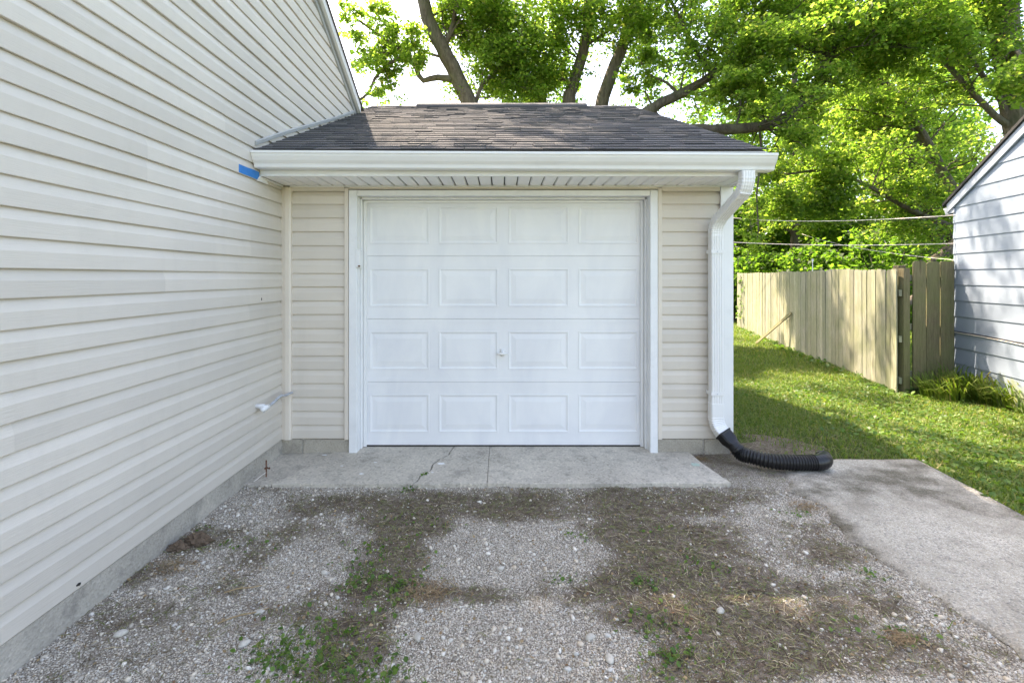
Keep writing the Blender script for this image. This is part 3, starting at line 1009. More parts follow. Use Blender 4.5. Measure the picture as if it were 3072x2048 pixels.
def gutter():
    # K-style section (y forward is negative, z)
    sec = [(-.012, .118), (-.012, .0), (-.085, .0), (-.092, .006), (-.096, .022), (-.100, .030), (-.118, .050), (-.134, .078), (-.139, .094), (-.139, .096), (-.146, .097), (-.146, .114), (-.138, .116)]
    inner = [(-.138, .112), (-.142, .110), (-.142, .101), (-.135, .100), (-.130, .080), (-.114, .053), (-.096, .033), (-.091, .024), (-.087, .010), (-.083, .004), (-.016, .004), (-.016, .118)]
    poly = sec + inner
    def z_at(xx): return 2.250 - 0.020 * (xx + 1.82) / 3.8
    st = np.linspace(GL + .004, 1.990, 9)
    v, f = loft([[(xx, YF + p * 1.0, z_at(xx) + q_) for p, q_ in poly] for xx in st])
    g = put('gutter', (v, f), M['white'], garage, fix=True)
    for xx, w in ((GL + .0035, -.0), (1.990, 0)):
        v, f = prism(sec, lambda a_, p, q_: (a_, YF + p, z_at(xx) + q_), xx - (.001 if xx < 0 else 0), xx + (.0 if xx < 0 else .003))
        put('end_cap', (v, f), M['white'], g)
gutter()

# ---- downspout
def rrect(c, right, front, w, d, groove=0.0, cr=0.010):
    """rounded rectangle ring with shallow ribs pressed in the front face"""
    pts = []
    hw, hd = w / 2, d / 2
    n = 16
    for k in range(n + 1):
        u = -hw + cr + (w - 2 * cr) * k / n
        rib = groove * (1 if (k % 4 == 2) else 0)
        pts.append((u, hd - rib))
    for k in range(1, 3): pts.append((hw - cr + cr * math.sin(k * math.pi / 6), hd - cr + cr * math.cos(k * math.pi / 6)))
    m = 6
    for k in range(m + 1):
        u = hd - cr - (d - 2 * cr) * k / m
        pts.append((hw - groove * (1 if k % 3 == 1 else 0), u))
    pts += [(hw - cr * .3, -hd + cr * .3)]
    pts += [(hw - cr, -hd), (-hw + cr, -hd)]
    pts += [(-hw + cr * .3, -hd + cr * .3)]
    for k in range(m + 1):
        u = -hd + cr + (d - 2 * cr) * k / m
        pts.append((-hw + groove * (1 if k % 3 == 1 else 0), u))
    pts += [(-hw + cr * .3, hd - cr * .3)]
    return [Vector(c) + right * a_ + front * b_ for a_, b_ in pts]

def sweep_rect(centres, w, d, groove, scale=None):
    rings = []
    cs = [Vector(c) for c in centres]
    for i, c in enumerate(cs):
        t = (cs[min(i + 1, len(cs) - 1)] - cs[max(i - 1, 0)]).normalized()
        right = Vector((1, 0, 0)) - t * t.x
        right.normalize()
        front = right.cross(t).normalized()
        if front.y > 0 and abs(front.y) > abs(front.z): front = -front
        if front.dot(Vector((0, -1, 0.2))) < 0: front = -front
        s = scale[i] if scale else 1.0
        rings.append(rrect(c, right, front, w * s, d * s, groove))
    return loft(rings)

A = (1.797, 3.478, 2.225); B = (1.797, 3.478, 2.10); Cc = (1.735, 3.845, 1.885); Dd = (1.735, 3.845, 0.30)
def bend(p0, p1, p2, r, n):
    p0, p1, p2 = Vector(p0), Vector(p1), Vector(p2)
    a_ = p1 + (p0 - p1).normalized() * r
    b_ = p1 + (p2 - p1).normalized() * r
    return [((1 - t) ** 2 * a_ + 2 * t * (1 - t) * p1 + t * t * b_) for t in [k / (n - 1) for k in range(n)]]
ds = put('downspout', sweep_rect([(Cc[0], Cc[1], 1.84), (1.735, 3.845, 1.2), (1.738, 3.845, .62), Dd], .098, .072, .0035), M['white'], garage)
b1 = bend(A, B, Cc, .085, 15)
b2 = bend(B, Cc, Dd, .085, 17)
sc1 = [1.04] + [1.045 if k % 2 else 1.0 for k in range(13)] + [1.03, 1.03]
up = [Vector(A)] + b1
put('elbow', sweep_rect(up, .094, .072, .002, sc1), M['white'], ds)
mid = [b1[-1] + (b2[0] - b1[-1]) * t for t in (-.25, .0, .5, 1.0, 1.05)]
put('elbow', sweep_rect(mid, .092, .070, .0035), M['white'], ds)
sc2 = [1.03 if k % 2 else .985 for k in range(17)] + [1.04]
put('elbow', sweep_rect(b2 + [Vector((1.735, 3.845, 1.775))], .098, .073, .002, sc2), M['white'], ds)
# bottom elbow kicking out towards the pipe
E0 = (1.737, 3.845, .36); E1 = (1.738, 3.843, .245); E2 = (1.793, 3.782, .171)
b3 = bend(E0, E1, E2, .075, 17)
put('elbow', sweep_rect([Vector((1.737, 3.845, .43)), Vector((1.737, 3.845, .36))] + b3, .104, .078, .0, [1.0, 1.0] + [1.03 if k % 2 else .975 for k in range(17)]), M['white'], ds)
for zz in (1.655, .51):
    put('strap', vf_join([box(1.737 - .054, 1.737 + .054, 3.803, 3.8065, zz - .014, zz + .014), box(1.683, 1.687, 3.806, 3.9, zz - .014, zz + .014), box(1.787, 1.791, 3.806, 3.9, zz - .014, zz + .014)]), M['white'], ds)
    put('screw', tube([(1.73, 3.8025, zz), (1.73, 3.799, zz)], [.005, .0035], 8), M['metal_grey'], ds)

# ---- roof
roof = put('roof', vf_join([prism([(3.445, roofz(3.445) - .03), (6.955, roofz(6.955) - .03), (6.955, roofz(6.955) - .004), (3.445, roofz(3.445) - .004)], lambda a_, p, q_: (a_, p, q_), -1.905, 1.915),
                           prism([(6.957, roofz(6.955) - .03), (10.2, roofz(6.955) - .03 - .45 * 3.245), (10.2, roofz(6.955) - .45 * 3.245), (6.957, roofz(6.955))], lambda a_, p, q_: (a_, p, q_), -1.905, 1.915)]), M['shingle'], garage)
def shingles():
    run = 6.955 - 3.44
    L = math.hypot(1, .45)
    expo = 0.120
    nrow = int(run * L / expo)
    ang = math.atan(.45)
    spots = []
    for r_ in range(nrow + 1):
        s0 = r_ * expo                     # distance up the slope
        y0 = 3.438 + s0 / L
        xl = -1.80 if y0 < 5.85 else -1.91
        x = xl - random.uniform(0, .25)
        while x < 1.925:
            w = random.choice([.13, .16, .19, .22, .26, .30]) * random.uniform(.9, 1.1)
            x0, x1 = max(x, xl), min(x + w, 1.925)
            if x1 - x0 > .02:
                spots.append((x0 + .0015, x1 - .0015, s0, random.choice([0.006, .007, .009, .011]), r_))
            x += w
    return spots, ang, L, expo
spots, ang, L_, expo = shingles()
def shingle_vf(x0, x1, s0, th, loc=False):
    ca, sa = math.cos(ang), math.sin(ang)
    len_ = expo + .03
    jag = random.uniform(-.0015, .0015)
    base = Vector((0, 3.438 + s0 * ca, roofz(3.438) + s0 * sa))
    nrm = Vector((0, -sa, ca)); upv = Vector((0, ca, sa))
    lift = 0.0045
    def P(xx, s, h): return base + Vector((xx, 0, 0)) + upv * s + nrm * h
    w = x1 - x0
    ins = random.uniform(0, .012)
    v = [P(x0, jag, lift), P(x1, jag, lift), P(x1, len_, 0.0005), P(x0, len_, 0.0005), P(x0 + ins * .3, jag, lift + th), P(x1 - ins * .3, jag, lift + th), P(x1, len_, .003), P(x0, len_, .003)]
    f = [(0, 3, 2, 1), (4, 5, 6, 7), (0, 1, 5, 4), (1, 2, 6, 5), (2, 3, 7, 6), (3, 0, 4, 7)]
    return v, f
for k, (x0, x1, s0, th, r_) in enumerate(spots[:298]):
    put('shingle', shingle_vf(x0, x1, s0, th), M['shingle'], roof, fix=False)
rest = vf_join([shingle_vf(x0, x1, s0, th) for x0, x1, s0, th, r_ in spots[298:]])
put('shingle_courses', rest, M['shingle'], roof, fix=False, kind='stuff')
put('ridge_vent', prism([(6.80, roofz(6.80) + .012), (6.80, roofz(6.80) + .045), (6.955, roofz(6.955) + .055), (7.11, roofz(6.80) + .045), (7.11, roofz(6.80) + .012), (6.955, roofz(6.955) + .02)], lambda a_, p, q_: (a_, p, q_), -1.235, 1.225), M['shingle'], roof)
for x0, x1 in ((-1.90, -1.24), (1.23, 1.92)):
    n = 3
    for k in range(n):
        a0, a1 = x0 + (x1 - x0) * k / n, x0 + (x1 - x0) * (k + 1) / n + .02
        d = .004 * (k % 2)
        put('ridge_cap', prism([(6.82, roofz(6.82) + .006 + d), (6.82, roofz(6.82) + .014 + d), (6.955, roofz(6.955) + .014 + d), (7.09, roofz(6.82) + .014 + d), (7.09, roofz(6.82) + .006 + d), (6.955, roofz(6.955) + .004 + d)], lambda a_, p, q_: (a_, p, q_), a0, a1), M['shingle'], roof)
put('drip_edge', box(GL + .004, 1.925, 3.436, 3.560, 2.3560, 2.3600), M['white'], garage)
put('rake_board', prism([(3.47, roofz(3.47) - .15), (6.955, roofz(6.955) - .15), (10.18, roofz(6.955) - .15 - .45 * 3.22), (10.18, roofz(6.955) - .035 - .45 * 3.22), (6.955, roofz(6.955) - .035), (3.47, roofz(3.47) - .035)], lambda a_, p, q_: (a_, p, q_), 1.8935, 1.913), M['white'], garage)

# ------------------------------------------------------------------ black drain pipe
pipe = thing('drain_pipe', (1.9, 3.6, 0), 'black corrugated drain pipe joined to the white downspout', 'drain pipe')
P0 = Vector((1.779, 3.798, .192))
def adapter():
    rings = []
    t = Vector((.50, -.55, -.67)).normalized()
    right = (Vector((1, 0.1, 0)) - t * t.dot(Vector((1, 0.1, 0)))).normalized()
    fr = right.cross(t).normalized()
    if fr.y > 0: fr = -fr
    n = 24
    for s, w, d, rr in [(-.012, .122, .096, .0), (.0, .122, .096, 0), (.004, .112, .086, 0), (.055, .112, .086, .0), (.085, .104, .090, .5), (.10, .100, .100, 1), (.135, .100, .1, 1), (.136, .112, .112, 1), (.155, .112, .112, 1)]:
        ring = []
        for k in range(n):
            a_ = 2 * math.pi * (k + .5) / n
            cx, cy = math.cos(a_), math.sin(a_)
            m = max(abs(cx), abs(cy))
            sq = (cx / m * .5, cy / m * .5)
            ci = (cx * .5, cy * .5)
            u = (sq[0] * (1 - rr) + ci[0] * rr) * w
            q_ = (sq[1] * (1 - rr) + ci[1] * rr) * d
            ring.append(P0 + t * s + right * u + fr * q_)
        rings.append(ring)
    return loft(rings), P0 + t * .150, t
av, pend, tdir = adapter()
put('adapter', av, M['black_plastic'], pipe, bevel=.002)
ctrl = [tuple(pend), tuple(pend + tdir * .03), (1.925, 3.645, .068), (2.03, 3.585, .058), (2.15, 3.565, .058), (2.26, 3.555, .058), (2.355, 3.555, .058)]
cp = curve_pts(ctrl, 32 * 6 + 1)
rad = []
for i in range(len(cp)):
    ph = (i % 6)
    rad.append({0: .049, 1: .050, 2: .0565, 3: .0585, 4: .0565, 5: .050}[ph])
put('corrugated_hose', tube(cp, rad, 20), M['black_plastic'], pipe, smooth=True)
ce = curve_pts([(2.345, 3.555, .058), (2.38, 3.556, .060), (2.415, 3.565, .065), (2.442, 3.588, .069), (2.452, 3.615, .071)], 22)
re = [.0585 + (.0014 if k % 3 == 0 and k < 15 else 0) for k in range(22)]
re[-3:] = [.0605, .0605, .056]
put('end_elbow', vf_join([tube(ce, re, 22, cap=False), tube([ce[-1] + np.array([0, .0, 0]), ce[-2]], [.050, .050], 22)]), M['black_plastic'], pipe, smooth=True)

# ------------------------------------------------------------------ small things on the walls
tape = put('blue_tape', loft([[(XW + .0024 + wob(y, 2), y, 2.172), (XW + .0024 + wob(y, 2), y, 2.229 + (.004 if y > 3.4 else 0)), (XW + .0008, y, 2.229), (XW + .0008, y, 2.172)] for y in np.linspace(3.265, 3.535, 6)]), M['tape'])
tag(tape, 'strip of blue masking tape on the cream siding beside the gutter end', 'tape')
pp = thing('pipe', (-1.77, 3.6, .49), 'thin grey pipe bent across the inside corner of the siding', 'pipe')
put('tube', tube(curve_pts([(-1.755, 3.545, .478), (-1.745, 3.60, .490), (-1.742, 3.72, .515), (-1.742, 3.80, .500), (-1.742, 3.93, .493)], 18), .0105, 10), M['metal_grey'], pp, smooth=True)
put('elbow_fitting', vf_join([tube([(-1.825, 3.50, .497), (-1.78, 3.505, .494), (-1.762, 3.51, .49)], [.015, .017, .021], 12), tube([(-1.768, 3.495, .478), (-1.762, 3.53, .478), (-1.755, 3.56, .480)], [.022, .022, .016], 12), tube([(-1.774, 3.50, .485), (-1.752, 3.49, .462)], [.02, .016], 10)]), M['white_wood'], pp, smooth=True)
rod = thing('rusty_rod', (-1.729, 3.47, 0), 'short rusty iron rod standing in the slab beside the house foundation', 'rod')
put('rod', tube([(-1.729, 3.47, -.05), (-1.728, 3.47, .05), (-1.7285, 3.471, .108)], .0052, 8), M['rust'], rod)
put('clamp', vf_join([box(-1.738, -1.720, 3.46, 3.48, .046, .056), tube([(-1.722, 3.47, .051), (-1.700, 3.466, .052)], .004, 6), tube([(-1.704, 3.466, .046), (-1.704, 3.466, .058)], .006, 6)]), M['rust'], rod)
put('wire', tube(curve_pts([(-1.727, 3.463, .022), (-1.745, 3.44, .012), (-1.765, 3.40, -.004), (-1.79, 3.38, -.02)], 8), .0018, 5), M['wire'], rod)

# ------------------------------------------------------------------ fences
FD = Vector((0.236, 0.972, 0)).normalized()      # direction the boundary runs
FN = Vector((-0.972, 0.236, 0)).normalized()     # towards the yard
fang = math.atan2(FD.y, FD.x)
fence = thing('picket_fence', (6.6, 10.5, -.2), 'weathered wooden privacy fence of dog eared pickets running back along the lawn', 'fence')
FP0 = Vector((5.73, 6.86, 0))
def picket_mesh(w, h, t=.016, dog=.03, seed=0):
    rs = random.Random(seed)
    nz = 5
    poly = []
    zs = [h * k / nz for k in range(nz)] + [h - dog]
    lw = [(-w / 2 + rs.uniform(-.002, .002), z) for z in zs]
    rw = [(w / 2 + rs.uniform(-.002, .002), z) for z in zs]
    poly = rw + [(w / 2 - dog * .8, h), (-w / 2 + dog * .8, h)] + lw[::-1]
    v, f = prism(poly, lambda a_, p, q_: (p, a_, q_), -t / 2, t / 2)
    me = bpy.data.meshes.new('picket')
    me.from_pydata(v, [], f)
    bm = bmesh.new(); bm.from_mesh(me); bmesh.ops.recalc_face_normals(bm, faces=bm.faces)
    bm.to_mesh(me); bm.free()
    me.materials.append(M['fence'])
    return me
pm = [picket_mesh(.1360, 1.845, seed=k) for k in range(5)]
n_p = 66
for k in range(n_p):
    s = .07 + k * .142 + random.uniform(-.002, .002)
    c = FP0 + FD * s
    z = float(hgt(c.x, c.y)) - .05 + random.uniform(-.008, .008) - 0.012 * math.sin(k * .35)
    if 17 < k < 24: z += .015
    o = shared('picket', random.choice(pm), fence, (c.x + FN.x * random.uniform(-.003, .005), c.y, z), rot=(0, random.uniform(-.012, .012), fang + random.uniform(-.02, .02)))
for z in (.15, .75, 1.42):
    a0 = FP0 - FN * .040; a1 = a0 + FD * (n_p * .142)
    up_ = Vector((0, 0, .045)); nn = FN * .018
    v = [a0 - nn - up_, a0 + nn - up_, a0 + nn + up_, a0 - nn + up_, a1 - nn - up_, a1 + nn - up_, a1 + nn + up_, a1 - nn + up_]
    f = [(0, 1, 2, 3), (7, 6, 5, 4), (0, 4, 5, 1), (1, 5, 6, 2), (2, 6, 7, 3), (3, 7, 4, 0)]
    put('rail', ([tuple(p + Vector((0, 0, z - .2))) for p in v], f), M['fence'], fence)
for s in (.05, 2.4, 4.8, 7.2, 9.3):
    c = FP0 + FD * s - FN * .11
    put('post', box(c.x - .045, c.x + .045, c.y - .045, c.y + .045, -.6, 1.58), M['fence_old'], fence)

# the short panel between fence and shed
gate = thing('board_panel', (6.3, 7.0, -.2), 'short mossy fence panel of three wide boards between picket fence and blue shed', 'fence panel')
def board(x0, x1, y, z0, z1, dog=.03, mat='fence_old', name='board'):
    w = x1 - x0
    n = 5
    top = [(x1, z1 - dog), (x1 - dog * .5, z1 - dog * .35), (x1 - dog * 1.3, z1), (x0 + dog * 1.3, z1 + .002), (x0 + dog * .5, z1 - dog * .35), (x0, z1 - dog)]
    rs = [(x1 + random.uniform(-.003, .003), z0 + (z1 - dog - z0) * k / n) for k in range(n)]
    ls = [(x0 + random.uniform(-.003, .003), z0 + (z1 - dog - z0) * k / n) for k in range(n)]
    v, f = prism(rs + top + ls[::-1], lambda a_, p, q_: (p, a_, q_), y, y + .022)
    return put(name, (v, f), M[mat], gate, bevel=.002)
board(6.052, 6.243, 6.965, -.26, 1.685)
board(6.258, 6.452, 6.972, -.26, 1.672)
board(6.464, 6.660, 6.968, -.26, 1.680, dog=.012)
board(6.664, 6.692, 6.995, -.26, 1.690, dog=.004, name='edge_strip')
put('post', box(5.905, 6.015, 7.045, 7.155, -.5, 1.625), M['fence_old'], gate, bevel=.006)
for z in (1.44, .715, .02):
    put('rail', box(5.955 if z > .5 else 5.90, 6.665, 6.997, 7.037, z - .046, z + .044), M['fence'], gate, bevel=.003)

# plank leaning on the fence
b0 = Vector(at(2268, 1043, 10.6)); t0 = Vector(at(2345, 951, 10.7))
b0 = FP0 + FD * 5.05 + FN * .55; b0.z = -.21
t0 = FP0 + FD * 4.2 + FN * .03; t0.z = .62
dv = (t0 - b0).normalized(); sv = dv.cross(FN).normalized() * .036; nv = sv.cross(dv).normalized() * .012
v = [b0 - sv - nv, b0 + sv - nv, b0 + sv + nv, b0 - sv + nv, t0 - sv - nv, t0 + sv - nv, t0 + sv + nv, t0 - sv + nv]
o = put('leaning_plank', ([tuple(p) for p in v], [(0, 1, 2, 3), (7, 6, 5, 4), (0, 4, 5, 1), (1, 5, 6, 2), (2, 6, 7, 3), (3, 7, 4, 0)]), M['fence_old'], bevel=.002)
tag(o, 'grey wooden plank propped slantwise against the picket fence', 'plank')
c = FP0 + FD * 3.9 - FN * .3
o = put('metal_rod', vf_join([tube([(c.x, c.y, -.3), (c.x, c.y, 1.80)], .008, 6), tube([(c.x, c.y, 1.80), (c.x, c.y, 1.86)], .018, 8)]), M['white'])
tag(o, 'thin white tipped rod sticking up behind the picket fence', 'rod')

# ------------------------------------------------------------------ blue shed
SC = Vector((6.70, 7.0, 0)); SU = -FD; SNV = FN
shed = thing('shed', (8.5, 4.5, -.2), 'pale blue shed with lap board gable and black roof edge', 'shed')
def sp(t, o_, z):
    p = SC + SU * t + SNV * o_
    return (p.x, p.y, z)
SL = 4.3                         # width of the gable wall
def rk(z):                       # t where the rake crosses height z
    return (z - 2.50) / .575
def shed_wall():
    z0 = -.28 + .012
    e = .2286
    first = True
    k = 0
    while z0 < 3.70:
        prof = [(0, z0), (.020, z0), (.021, z0 + .003), (.0095, z0 + e + .01), (0, z0 + e + .01)]
        def t0(o_, z): return max(0.0, rk(z))
        def t1(o_, z): return min(SL, SL - rk(z))
        if rk(z0 + e) > SL / 2: break
        dz = random.uniform(-.003, .003)
        put('wall_board', prism(prof, lambda a_, o_, z: sp(a_, o_, z + dz), t0, t1), M['shed_plank'], shed)
        if z0 < 2.3:
            put('corner_cap', prism([(-.004, z0 - .001), (.024, z0 - .001), (.0125, z0 + e - .004), (-.004, z0 + e - .004)], lambda a_, o_, z: sp(a_, o_, z), -.006, .030), M['shed_plank'], shed)
        z0 += e
        k += 1
shed_wall()
put('wall', prism([(.01, -.4), (SL - .01, -.4), (SL - .01, 2.45), (SL / 2, 3.66), (.01, 2.45)], lambda a_, p, q_: sp(p, a_, q_), -5.0, -.003), M['shed_paint'], shed)
for nm, d0, d1, o0, o1, mt, ext in (('rake_board', -.035, .100, .022, .048, 'shed_white', .10), ('roof_edge', .102, .150, -.6, .075, 'asphalt_edge', .16)):
    for sgn in (0, 1):
        def fn(a_, p, q_):
            t = a_ if not sgn else SL - a_
            return sp(t, p, 2.50 + .575 * a_ + q_)
        put(nm, prism([(o0, d0), (o1, d0), (o1, d1), (o0, d1)], fn, -ext, SL / 2 + .0), M[mt], shed, bevel=.002)
put('roof', vf_join([prism([(-.20, 2.50 - .115 + .10), (SL / 2, 2.50 + .575 * SL / 2 + .10), (SL / 2, 2.50 + .575 * SL / 2 + .14), (-.20, 2.50 - .115 + .14)], lambda a_, p, q_: sp(p, a_, q_), -5.2, -.62),
                    prism([(SL + .20, 2.50 - .115 + .10), (SL / 2, 2.50 + .575 * SL / 2 + .10), (SL / 2, 2.50 + .575 * SL / 2 + .14), (SL + .20, 2.50 - .115 + .14)], lambda a_, p, q_: sp(p, a_, q_), -5.2, -.62)]), M['asphalt_edge'], shed)
put('eave_return', box(0, 1, 0, 1, 0, 1) if False else prism([(-.10, 2.40), (.03, 2.40), (.03, 2.455), (-.10, 2.50)], lambda a_, p, q_: sp(p, a_, q_), -5, .03), M['shed_white'], shed)
put('gutter', prism([(-.10, 2.385), (-.175, 2.390), (-.20, 2.46), (-.225, 2.475), (-.225, 2.495), (-.10, 2.495)], lambda a_, p, q_: sp(p, a_, q_), -5, .02), M['shed_white'], shed)
cb = [sp(t, .024 + .004 * math.sin(t * 5), .655 - .02 * t + .012 * math.sin(t * 2.2)) for t in np.linspace(0.02, 4.2, 30)]
put('cable', tube(cb, .006, 6), M['cable'], shed)
cb = [sp(t, .027 + .004 * math.sin(t * 4 + 1), .640 - .03 * t + .016 * math.sin(t * 1.7)) for t in np.linspace(0.02, 4.2, 30)]
put('cable', tube(cb, .005, 6), M['wire'], shed)

# ------------------------------------------------------------------ wires
def wire(a, b, sag, r, label, mat='wire'):
    a, b = np.array(a), np.array(b)
    pts = [a + (b - a) * t - np.array([0, 0, sag * 4 * t * (1 - t)]) for t in np.linspace(0, 1, 24)]
    o = put('overhead_wire', tube(pts, r, 6), M[mat], fix=False)
    tag(o, label, 'wire', 'wires running to the blue shed')
wire(sp(.06, .01, 2.36), at(2100, 640, 15.0), .16, .0055, 'upper white wire sagging from the shed eave into the trees')
wire(sp(.03, .012, 1.945), (1.9, 9.2, 2.35), .12, .005, 'lower white wire from the shed corner towards the back of the garage')
wire(sp(.02, .012, 1.70), at(2400, 700, 14.5), .10, .004, 'slack slanting wire dropping to the short fence panel')
wire(sp(.08, .01, 2.35), at(2300, 668, 19.0), .10, .004, 'thin dark wire just below the upper white wire', 'cable')

# ------------------------------------------------------------------ trees
def leaves_vf(C, n_per, rad, size, flat=.7, droop=.25, seed=1):
    """leaf shaped quads folded along the midrib, scattered round clump centres"""
    rg = np.random.default_rng(seed)
    C = np.asarray(C, float)
    rad = np.broadcast_to(np.asarray(rad, float), (len(C),))
    k = np.repeat(np.arange(len(C)), n_per)
    n = len(k)
    d = rg.normal(size=(n, 3))
    d /= np.linalg.norm(d, axis=1)[:, None]
    r = rg.random(n) ** .55
    P = C[k] + d * (r * rad[k])[:, None] * np.array([1, 1, flat])
    a = rg.random(n) * 2 * math.pi
    tilt = rg.normal(0, .55, n) - droop
    ax = np.stack([np.cos(a) * np.cos(tilt), np.sin(a) * np.cos(tilt), np.sin(tilt)], 1)
    roll = rg.normal(0, .6, n)
    side0 = np.stack([-np.sin(a), np.cos(a), np.zeros(n)], 1)
    nrm0 = np.cross(ax, side0)
    side = side0 * np.cos(roll)[:, None] + nrm0 * np.sin(roll)[:, None]
    nrm = np.cross(ax, side)
    s = size * np.exp(rg.normal(0, .28, n))
    w = s * rg.uniform(.32, .5, n)
    tip = P + ax * s[:, None]
    mid = P + ax * (s * .42)[:, None]
    fold = nrm * (w * .35)[:, None]
    Lf = mid + side * w[:, None] + fold
    Rt = mid - side * w[:, None] + fold
    V = np.stack([P, Lf, tip, Rt], 1).reshape(-1, 3)
    b = np.arange(n) * 4
    T = np.concatenate([np.stack([b, b + 1, b + 2], 1), np.stack([b, b + 2, b + 3], 1)])
    return V, T

class Tree:
    def __init__(self, name, base, label, bark='bark', leaf='leaf', size=.12, group=None, cat='tree'):
        self.root = thing(name, base, label, cat, group)
        self.bark, self.leaf, self.size = bark, leaf, size
        self.C, self.Rr, self.tw = [], [], []
    def limb(self, ctrl, r0, r1, name='limb', n=14):
        p = curve_pts(ctrl, n)
        rr = [r0 + (r1 - r0) * (k / (n - 1)) ** .8 for k in range(n)]
        p = [q + np.array([random.uniform(-1, 1), random.uniform(-1, 1), 0]) * rr[i] * .12 for i, q in enumerate(p)]
        put(name, tube(p, rr, 10 if r0 > .08 else 7), M[self.bark], self.root, smooth=True, fix=False)
        return p, rr
    def twigs(self, p, rr, start=.3, per=3, length=1.6, up=.25, clump=.5, bias=(0, 0, 0), sub=3, dead=0.0):
        """side branches along a limb, each ending in leaf clumps"""
        n = len(p)
        for i in range(int(start * n), n):
            for j in range(per):
                t = np.array(p[min(i + 1, n - 1)]) - np.array(p[max(i - 1, 0)])
                t = t / (np.linalg.norm(t) + 1e-9)
                d = rng.normal(size=3); d[2] = d[2] * .5 + up
                d = d - t * d.dot(t) * .6 + t * .5 + np.array(bias)
                d /= np.linalg.norm(d)
                L0 = length * random.uniform(.5, 1.25) * (1 - .35 * i / n)
                q0 = np.array(p[i])
                m = q0 + d * L0 * .5 + rng.normal(size=3) * .08
                e = q0 + d * L0 + rng.normal(size=3) * .12 + np.array([0, 0, -.18 * L0 * random.random()])
                r_ = max(min(rr[i] * .35, .035), .010)
                self.tw.append(tube([q0, m, e], [r_, r_ * .65, .004], 5))
                if random.random() < dead: continue
                self.C.append(e); self.Rr.append(clump * random.uniform(.7, 1.25))
                self.C.append(m + (e - m) * .4 + rng.normal(size=3) * .15); self.Rr.append(clump * random.uniform(.6, 1.0))
                for k in range(sub):
                    dd = d + rng.normal(size=3) * .7; dd[2] -= .05
                    dd /= np.linalg.norm(dd)
                    s0 = m + (e - m) * random.uniform(-.3, .8)
                    s1 = s0 + dd * L0 * random.uniform(.3, .6)
                    self.tw.append(tube([s0, (s0 + s1) / 2 + rng.normal(size=3) * .04, s1], [r_ * .5, r_ * .35, .003], 4))
                    self.C.append(s1); self.Rr.append(clump * random.uniform(.55, 1.0))
    def cloud(self, c, r, n, clump=.6):
        for k in range(n):
            d = rng.normal(size=3); d /= np.linalg.norm(d)
            self.C.append(np.array(c) + d * np.array(r) * random.random() ** .4); self.Rr.append(clump * random.uniform(.6, 1.2))
    def canopy(self, x0, x1, y0, y1, cover, z=11.0, step=.5, r=.34, n=3):
        """patchy leaf clumps added out of view to cast shade, some on twigs"""
        for x in np.arange(x0, x1, step):
            for y in np.arange(y0, y1, step):
                nz = .5 + .5 * math.sin(x * 2.1 + 1.7 * math.sin(y * 1.3)) * math.sin(y * 1.9 + x * .7)
                if .45 * random.random() + .55 * nz > cover: continue
                c = np.array([x + random.uniform(-.2, .2), y + random.uniform(-.2, .2), z + random.uniform(-.5, .6)])
                for k in range(n):
                    q = c + rng.normal(size=3) * np.array([.14, .14, .3])
                    self.C.append(q); self.Rr.append(r * random.uniform(.7, 1.2))
                if random.random() < .4:
                    self.tw.append(tube([c + np.array([.3, .9, -.4]), c + np.array([.1, .4, -.1]), c], [.02, .012, .004], 4))
    def finish(self, n_per=40, flat=.6, seed=1, droop=.25):
        if self.tw:
            put('branches', vf_join(self.tw), M[self.bark], self.root, fix=False, kind='stuff')
        V, T = leaves_vf(self.C, n_per, self.Rr, self.size, flat, droop, seed)
        o = mesh_np('crown', V, None, T, M[self.leaf], self.root, kind='stuff')
        o.location = -WORLD[self.root.name]
        return len(T)

ntri = 0
def px(x, y, Y):                   # survey copy pixel (2352 wide) -> point at distance Y
    return at(x * 1.30612, y * 1.30612, Y)

# 1: left leaning maple stem behind the garage ridge
D = 14.0
t = Tree('maple_tree', (-.5, D, -.2), 'maple with a thick left leaning trunk behind the garage ridge', size=.086)
p, rr = t.limb([(-.4, D, -.3), px(1100, 330, D), px(1060, 200, D), px(1020, 120, D), px(985, 50, D), px(962, -40, D), px(940, -150, D)], .27, .17, 'trunk', 20)
t.twigs(p, rr, .62, 1, 1.5, .1, .40, (.35, 0, -.1), 3)
p2, r2 = t.limb([px(1050, 185, D), px(1002, 178, D), px(968, 184, D), px(948, 140, D), px(905, 105, D), px(868, 78, D), px(820, 45, D - .4)], .11, .03)
t.twigs(p2, r2, .42, 2, 1.1, .1, .28, (-.1, 0, .1), 3)
p7, r7 = t.limb([px(1085, 270, D), px(1105, 200, D), px(1140, 160, D), px(1165, 100, D), px(1170, 30, D)], .07, .03)
t.twigs(p7, r7, .15, 3, 1.2, .0, .40, (.1, -.1, -.1), 3)
p3, r3 = t.limb([px(945, 132, D), px(905, 140, D), px(865, 175, D), px(845, 215, D), px(815, 235, D)], .06, .035)
t.twigs(p3, r3, .2, 1, .7, -.1, .26, (0, 0, -.2), 2, dead=.4)
p4, r4 = t.limb([px(1030, 135, D), px(990, 125, D), px(950, 112, D), px(900, 118, D), px(840, 130, D)], .05, .02)
t.twigs(p4, r4, .4, 2, .9, .0, .30, (-.2, 0, 0), 2)
p5, r5 = t.limb([px(1020, 110, D), px(1035, 75, D), px(1045, 30, D), px(1042, -40, D), px(1050, -120, D)], .09, .05)
t.twigs(p5, r5, .1, 2, 1.2, .1, .42, (.1, 0, 0), 3)
t.canopy(-5.3, -2.6, 8.3, 11.4, .36, 11.0, .5, .32, 2)  # unseen clumps added to dapple the left of the garage roof
t.canopy(-2.6, -1.2, 7.8, 11.6, .80)  # added overhead to keep the right of the roof shaded
